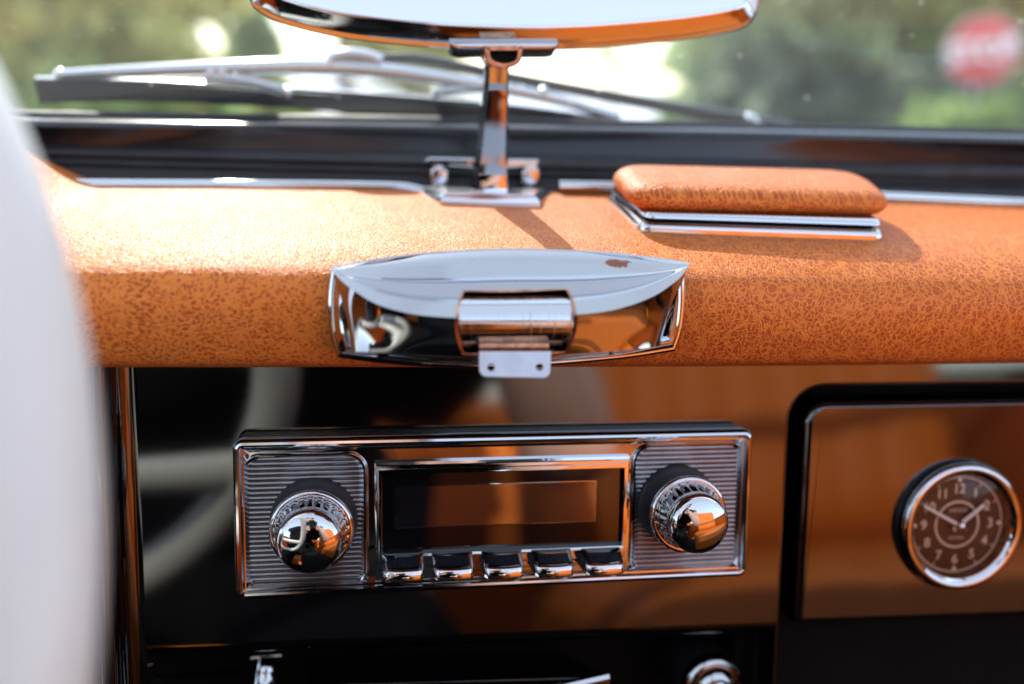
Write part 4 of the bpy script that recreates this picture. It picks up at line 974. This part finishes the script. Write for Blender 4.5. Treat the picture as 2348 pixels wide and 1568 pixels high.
def tree(name, px, py_c, d, rx, rz, n, mat, label, trunk_r=0.12, seed=0, cat='tree', base=None, gap=0.55, leaf=0.19, group=None):
    R_ = np.random.RandomState(seed); c = at_depth(px, py_c, d); g = np.array([c[0], c[1], 0.0])
    t = thing(name, g, label, cat, group)
    if trunk_r:
        tp = [g, g + (c - g) * 0.4 + np.array([0.1, 0, 0]), g + (c - g) * 0.75, c]
        tm = MB().tube(spline(tp, 10), [trunk_r * (1 - 0.06 * k) for k in range(10)], 10)
        for k in range(7):
            a = R_.uniform(0, 6.28); s = R_.uniform(0.45, 0.9); b0 = g + (c - g) * s
            tm.tube(spline([b0, b0 + np.array([math.cos(a) * rx * .35, math.sin(a) * rx * .35, rz * .25]), b0 + np.array([math.cos(a) * rx * .8, math.sin(a) * rx * .8, rz * .6])], 6), [trunk_r * .45 * (1 - .14 * q) for q in range(6)], 6)
        tm.build('trunk', M['bark'], t)
    ncl = 26; cl = []
    while len(cl) < ncl:
        q = R_.uniform(-1, 1, 3)
        if 0.25 < np.linalg.norm(q) < 1: cl.append(c + q * np.array([rx, rx, rz]))
    cl = np.array(cl); cr_ = R_.uniform(0.20, 0.42, ncl) * min(rx, rz) * gap / 0.55
    idx = R_.randint(0, ncl, n); P = cl[idx] + R_.normal(0, 1, (n, 3)) * cr_[idx][:, None] * np.where(R_.uniform(0, 1, n) < 0.22, 1.25, 0.6)[:, None]
    P[:, 2] = np.maximum(P[:, 2], 0.05)
    cc_ = (P - CAM) @ ROT; u_ = CX + FPX * cc_[:, 0] / cc_[:, 2]; v_ = CY + FPX * cc_[:, 1] / cc_[:, 2]
    P = P[~((np.hypot(u_ - 2252, v_ - 117) < 150) & (cc_[:, 2] < 9.4))]; n = len(P)      # the sign stands clear in front of the leaves
    A = R_.normal(0, 1, (n, 3)); A /= np.linalg.norm(A, axis=1)[:, None]; B = np.cross(A, R_.normal(0, 1, (n, 3))); B /= np.linalg.norm(B, axis=1)[:, None]
    s = leaf * R_.uniform(0.6, 1.3, n)[:, None]
    V = np.stack([P - A * s, P + B * s * .5, P + A * s, P - B * s * .5], 1).reshape(-1, 3)
    me = bpy.data.meshes.new('crown'); me.from_pydata(V.tolist(), [], [(4 * i, 4 * i + 1, 4 * i + 2, 4 * i + 3) for i in range(n)]); me.materials.append(mat)
    o = bpy.data.objects.new('crown', me); COL.objects.link(o); o.parent = t; o.matrix_parent_inverse = t.matrix_world.inverted()
    return t
tree('olive_tree', 250, 0, 11.0, 1.35, 0.95, 9000, LEAF['olive'], 'tall yellow olive tree seen beyond the glass at the far left', 0.14, 1)
tree('brown_tree', -60, 110, 13.0, 1.1, 0.9, 5200, leaf_mat('dry_leaves', (0.13, 0.085, 0.045), (0.20, 0.135, 0.07)), 'dry brownish tree at the left behind the steering wheel', 0.2, 2)
tree('green_bush', 330, 230, 12.0, 1.0, 0.6, 5200, LEAF['green'], 'round dark green bush under the yellow olive tree', 0, 3, 'bush')
tree('lime_bush', 190, 260, 10.0, 1.1, 0.4, 4200, LEAF['lime'], 'low bright lime bush behind the wiper blade tip', 0, 4, 'bush')
tree('bare_tree', 772, -60, 9.0, 0.5, 0.3, 500, LEAF['olive'], 'thin brown trunked tree between the bright gaps left of the mirror post', 0.13, 5)
tree('bare_tree', 590, 120, 15.0, 0.42, 0.9, 1300, LEAF['grey'], 'sparse grey tree behind the left end of the mirror', 0.10, 6)
tree('shade_tree', 950, 130, 16.0, 1.0, 0.55, 3000, LEAF['olive'], 'olive tree behind the mirror post and its boss', 0.12, 7)
tree('green_bush', 640, 262, 18.0, 2.6, 0.28, 2600, LEAF['lime'], 'long low sunlit green hedge under the middle of the wiper', 0, 8, 'hedge')
tree('leafy_tree', 1800, 40, 12.0, 1.25, 1.15, 3000, LEAF['grey'], 'grey green leafy tree just right of the mirror', 0.13, 9)
tree('leafy_tree', 2080, 20, 13.0, 1.25, 1.2, 2600, LEAF['green'], 'green tree left of the red stop sign', 0.13, 10, gap=0.5)
tree('leafy_tree', 2420, -20, 13.0, 1.3, 1.3, 3200, LEAF['lime'], 'bright green tree behind the red stop sign', 0.13, 11)
tree('dark_bush', 1780, 230, 11.0, 1.0, 0.5, 3600, LEAF['dark'], 'dark bush at the foot of the grey green tree', 0, 12, 'bush')
tree('dark_bush', 2160, 265, 10.0, 1.2, 0.42, 4200, LEAF['dark'], 'wide dark bush below and left of the stop sign', 0, 13, 'bush')
tree('green_bush', 2280, 305, 8.4, 0.75, 0.3, 3000, LEAF['green'], 'small green bush under the stop sign', 0, 14, 'bush')
tree('dark_bush', 1600, 290, 13.0, 0.9, 0.3, 1800, LEAF['green'], 'low green bush behind the wiper arm in front of the bright gap', 0, 15, 'bush')
tree('sparse_tree', 1400, 90, 20.0, 1.7, 0.8, 420, LEAF['grey'], 'thin pale tree standing in the bright gap right of the mirror post', 0.07, 21, leaf=0.13)
# stop sign
sd = 9.0; sc_ = at_depth(2252, 117, sd); sf_y = _n(np.array([sc_[0], sc_[1], 0])); sf_x = np.array([sf_y[1], -sf_y[0], 0])
rt = math.radians(9); up_ = np.array([0, 0, 1.0]); SU = sf_x * math.cos(rt) + up_ * math.sin(rt); SV = up_ * math.cos(rt) - sf_x * math.sin(rt)
GF = Frame(sc_, SU, SV, -sf_y)
sg_ = thing('stop_sign', (sc_[0], sc_[1], 0), 'red octagonal stop sign on a post at the upper right beyond the glass', 'stop sign')
M['red'] = simple('red_sign_enamel', (0.70, 0.055, 0.055), 0.4, var=0.05); M['white'] = simple('white_sign_enamel', (0.85, 0.85, 0.85), 0.4, var=0.03)
def octo(r): return [(r * math.cos(math.radians(22.5 + 45 * k)), r * math.sin(math.radians(22.5 + 45 * k))) for k in range(8)]
MB().prism(GF, octo(0.36), [(0, -0.006), (0, 0.0)]).build('border', M['white'], sg_, smooth=False)
MB().prism(GF, octo(0.343), [(0, 0.001), (0, 0.004)]).build('panel', M['red'], sg_, smooth=False)
text('lettering', 'STOP', GF.shift(0, 0, 0.006), 0.27, M['white'], sg_, 0.001, bold=0.012)
MB().tube([(sc_[0], sc_[1] + 0.05, 0), (sc_[0], sc_[1] + 0.05, sc_[2] + 0.3)], 0.03, 10).build('post', M['steel'], sg_)
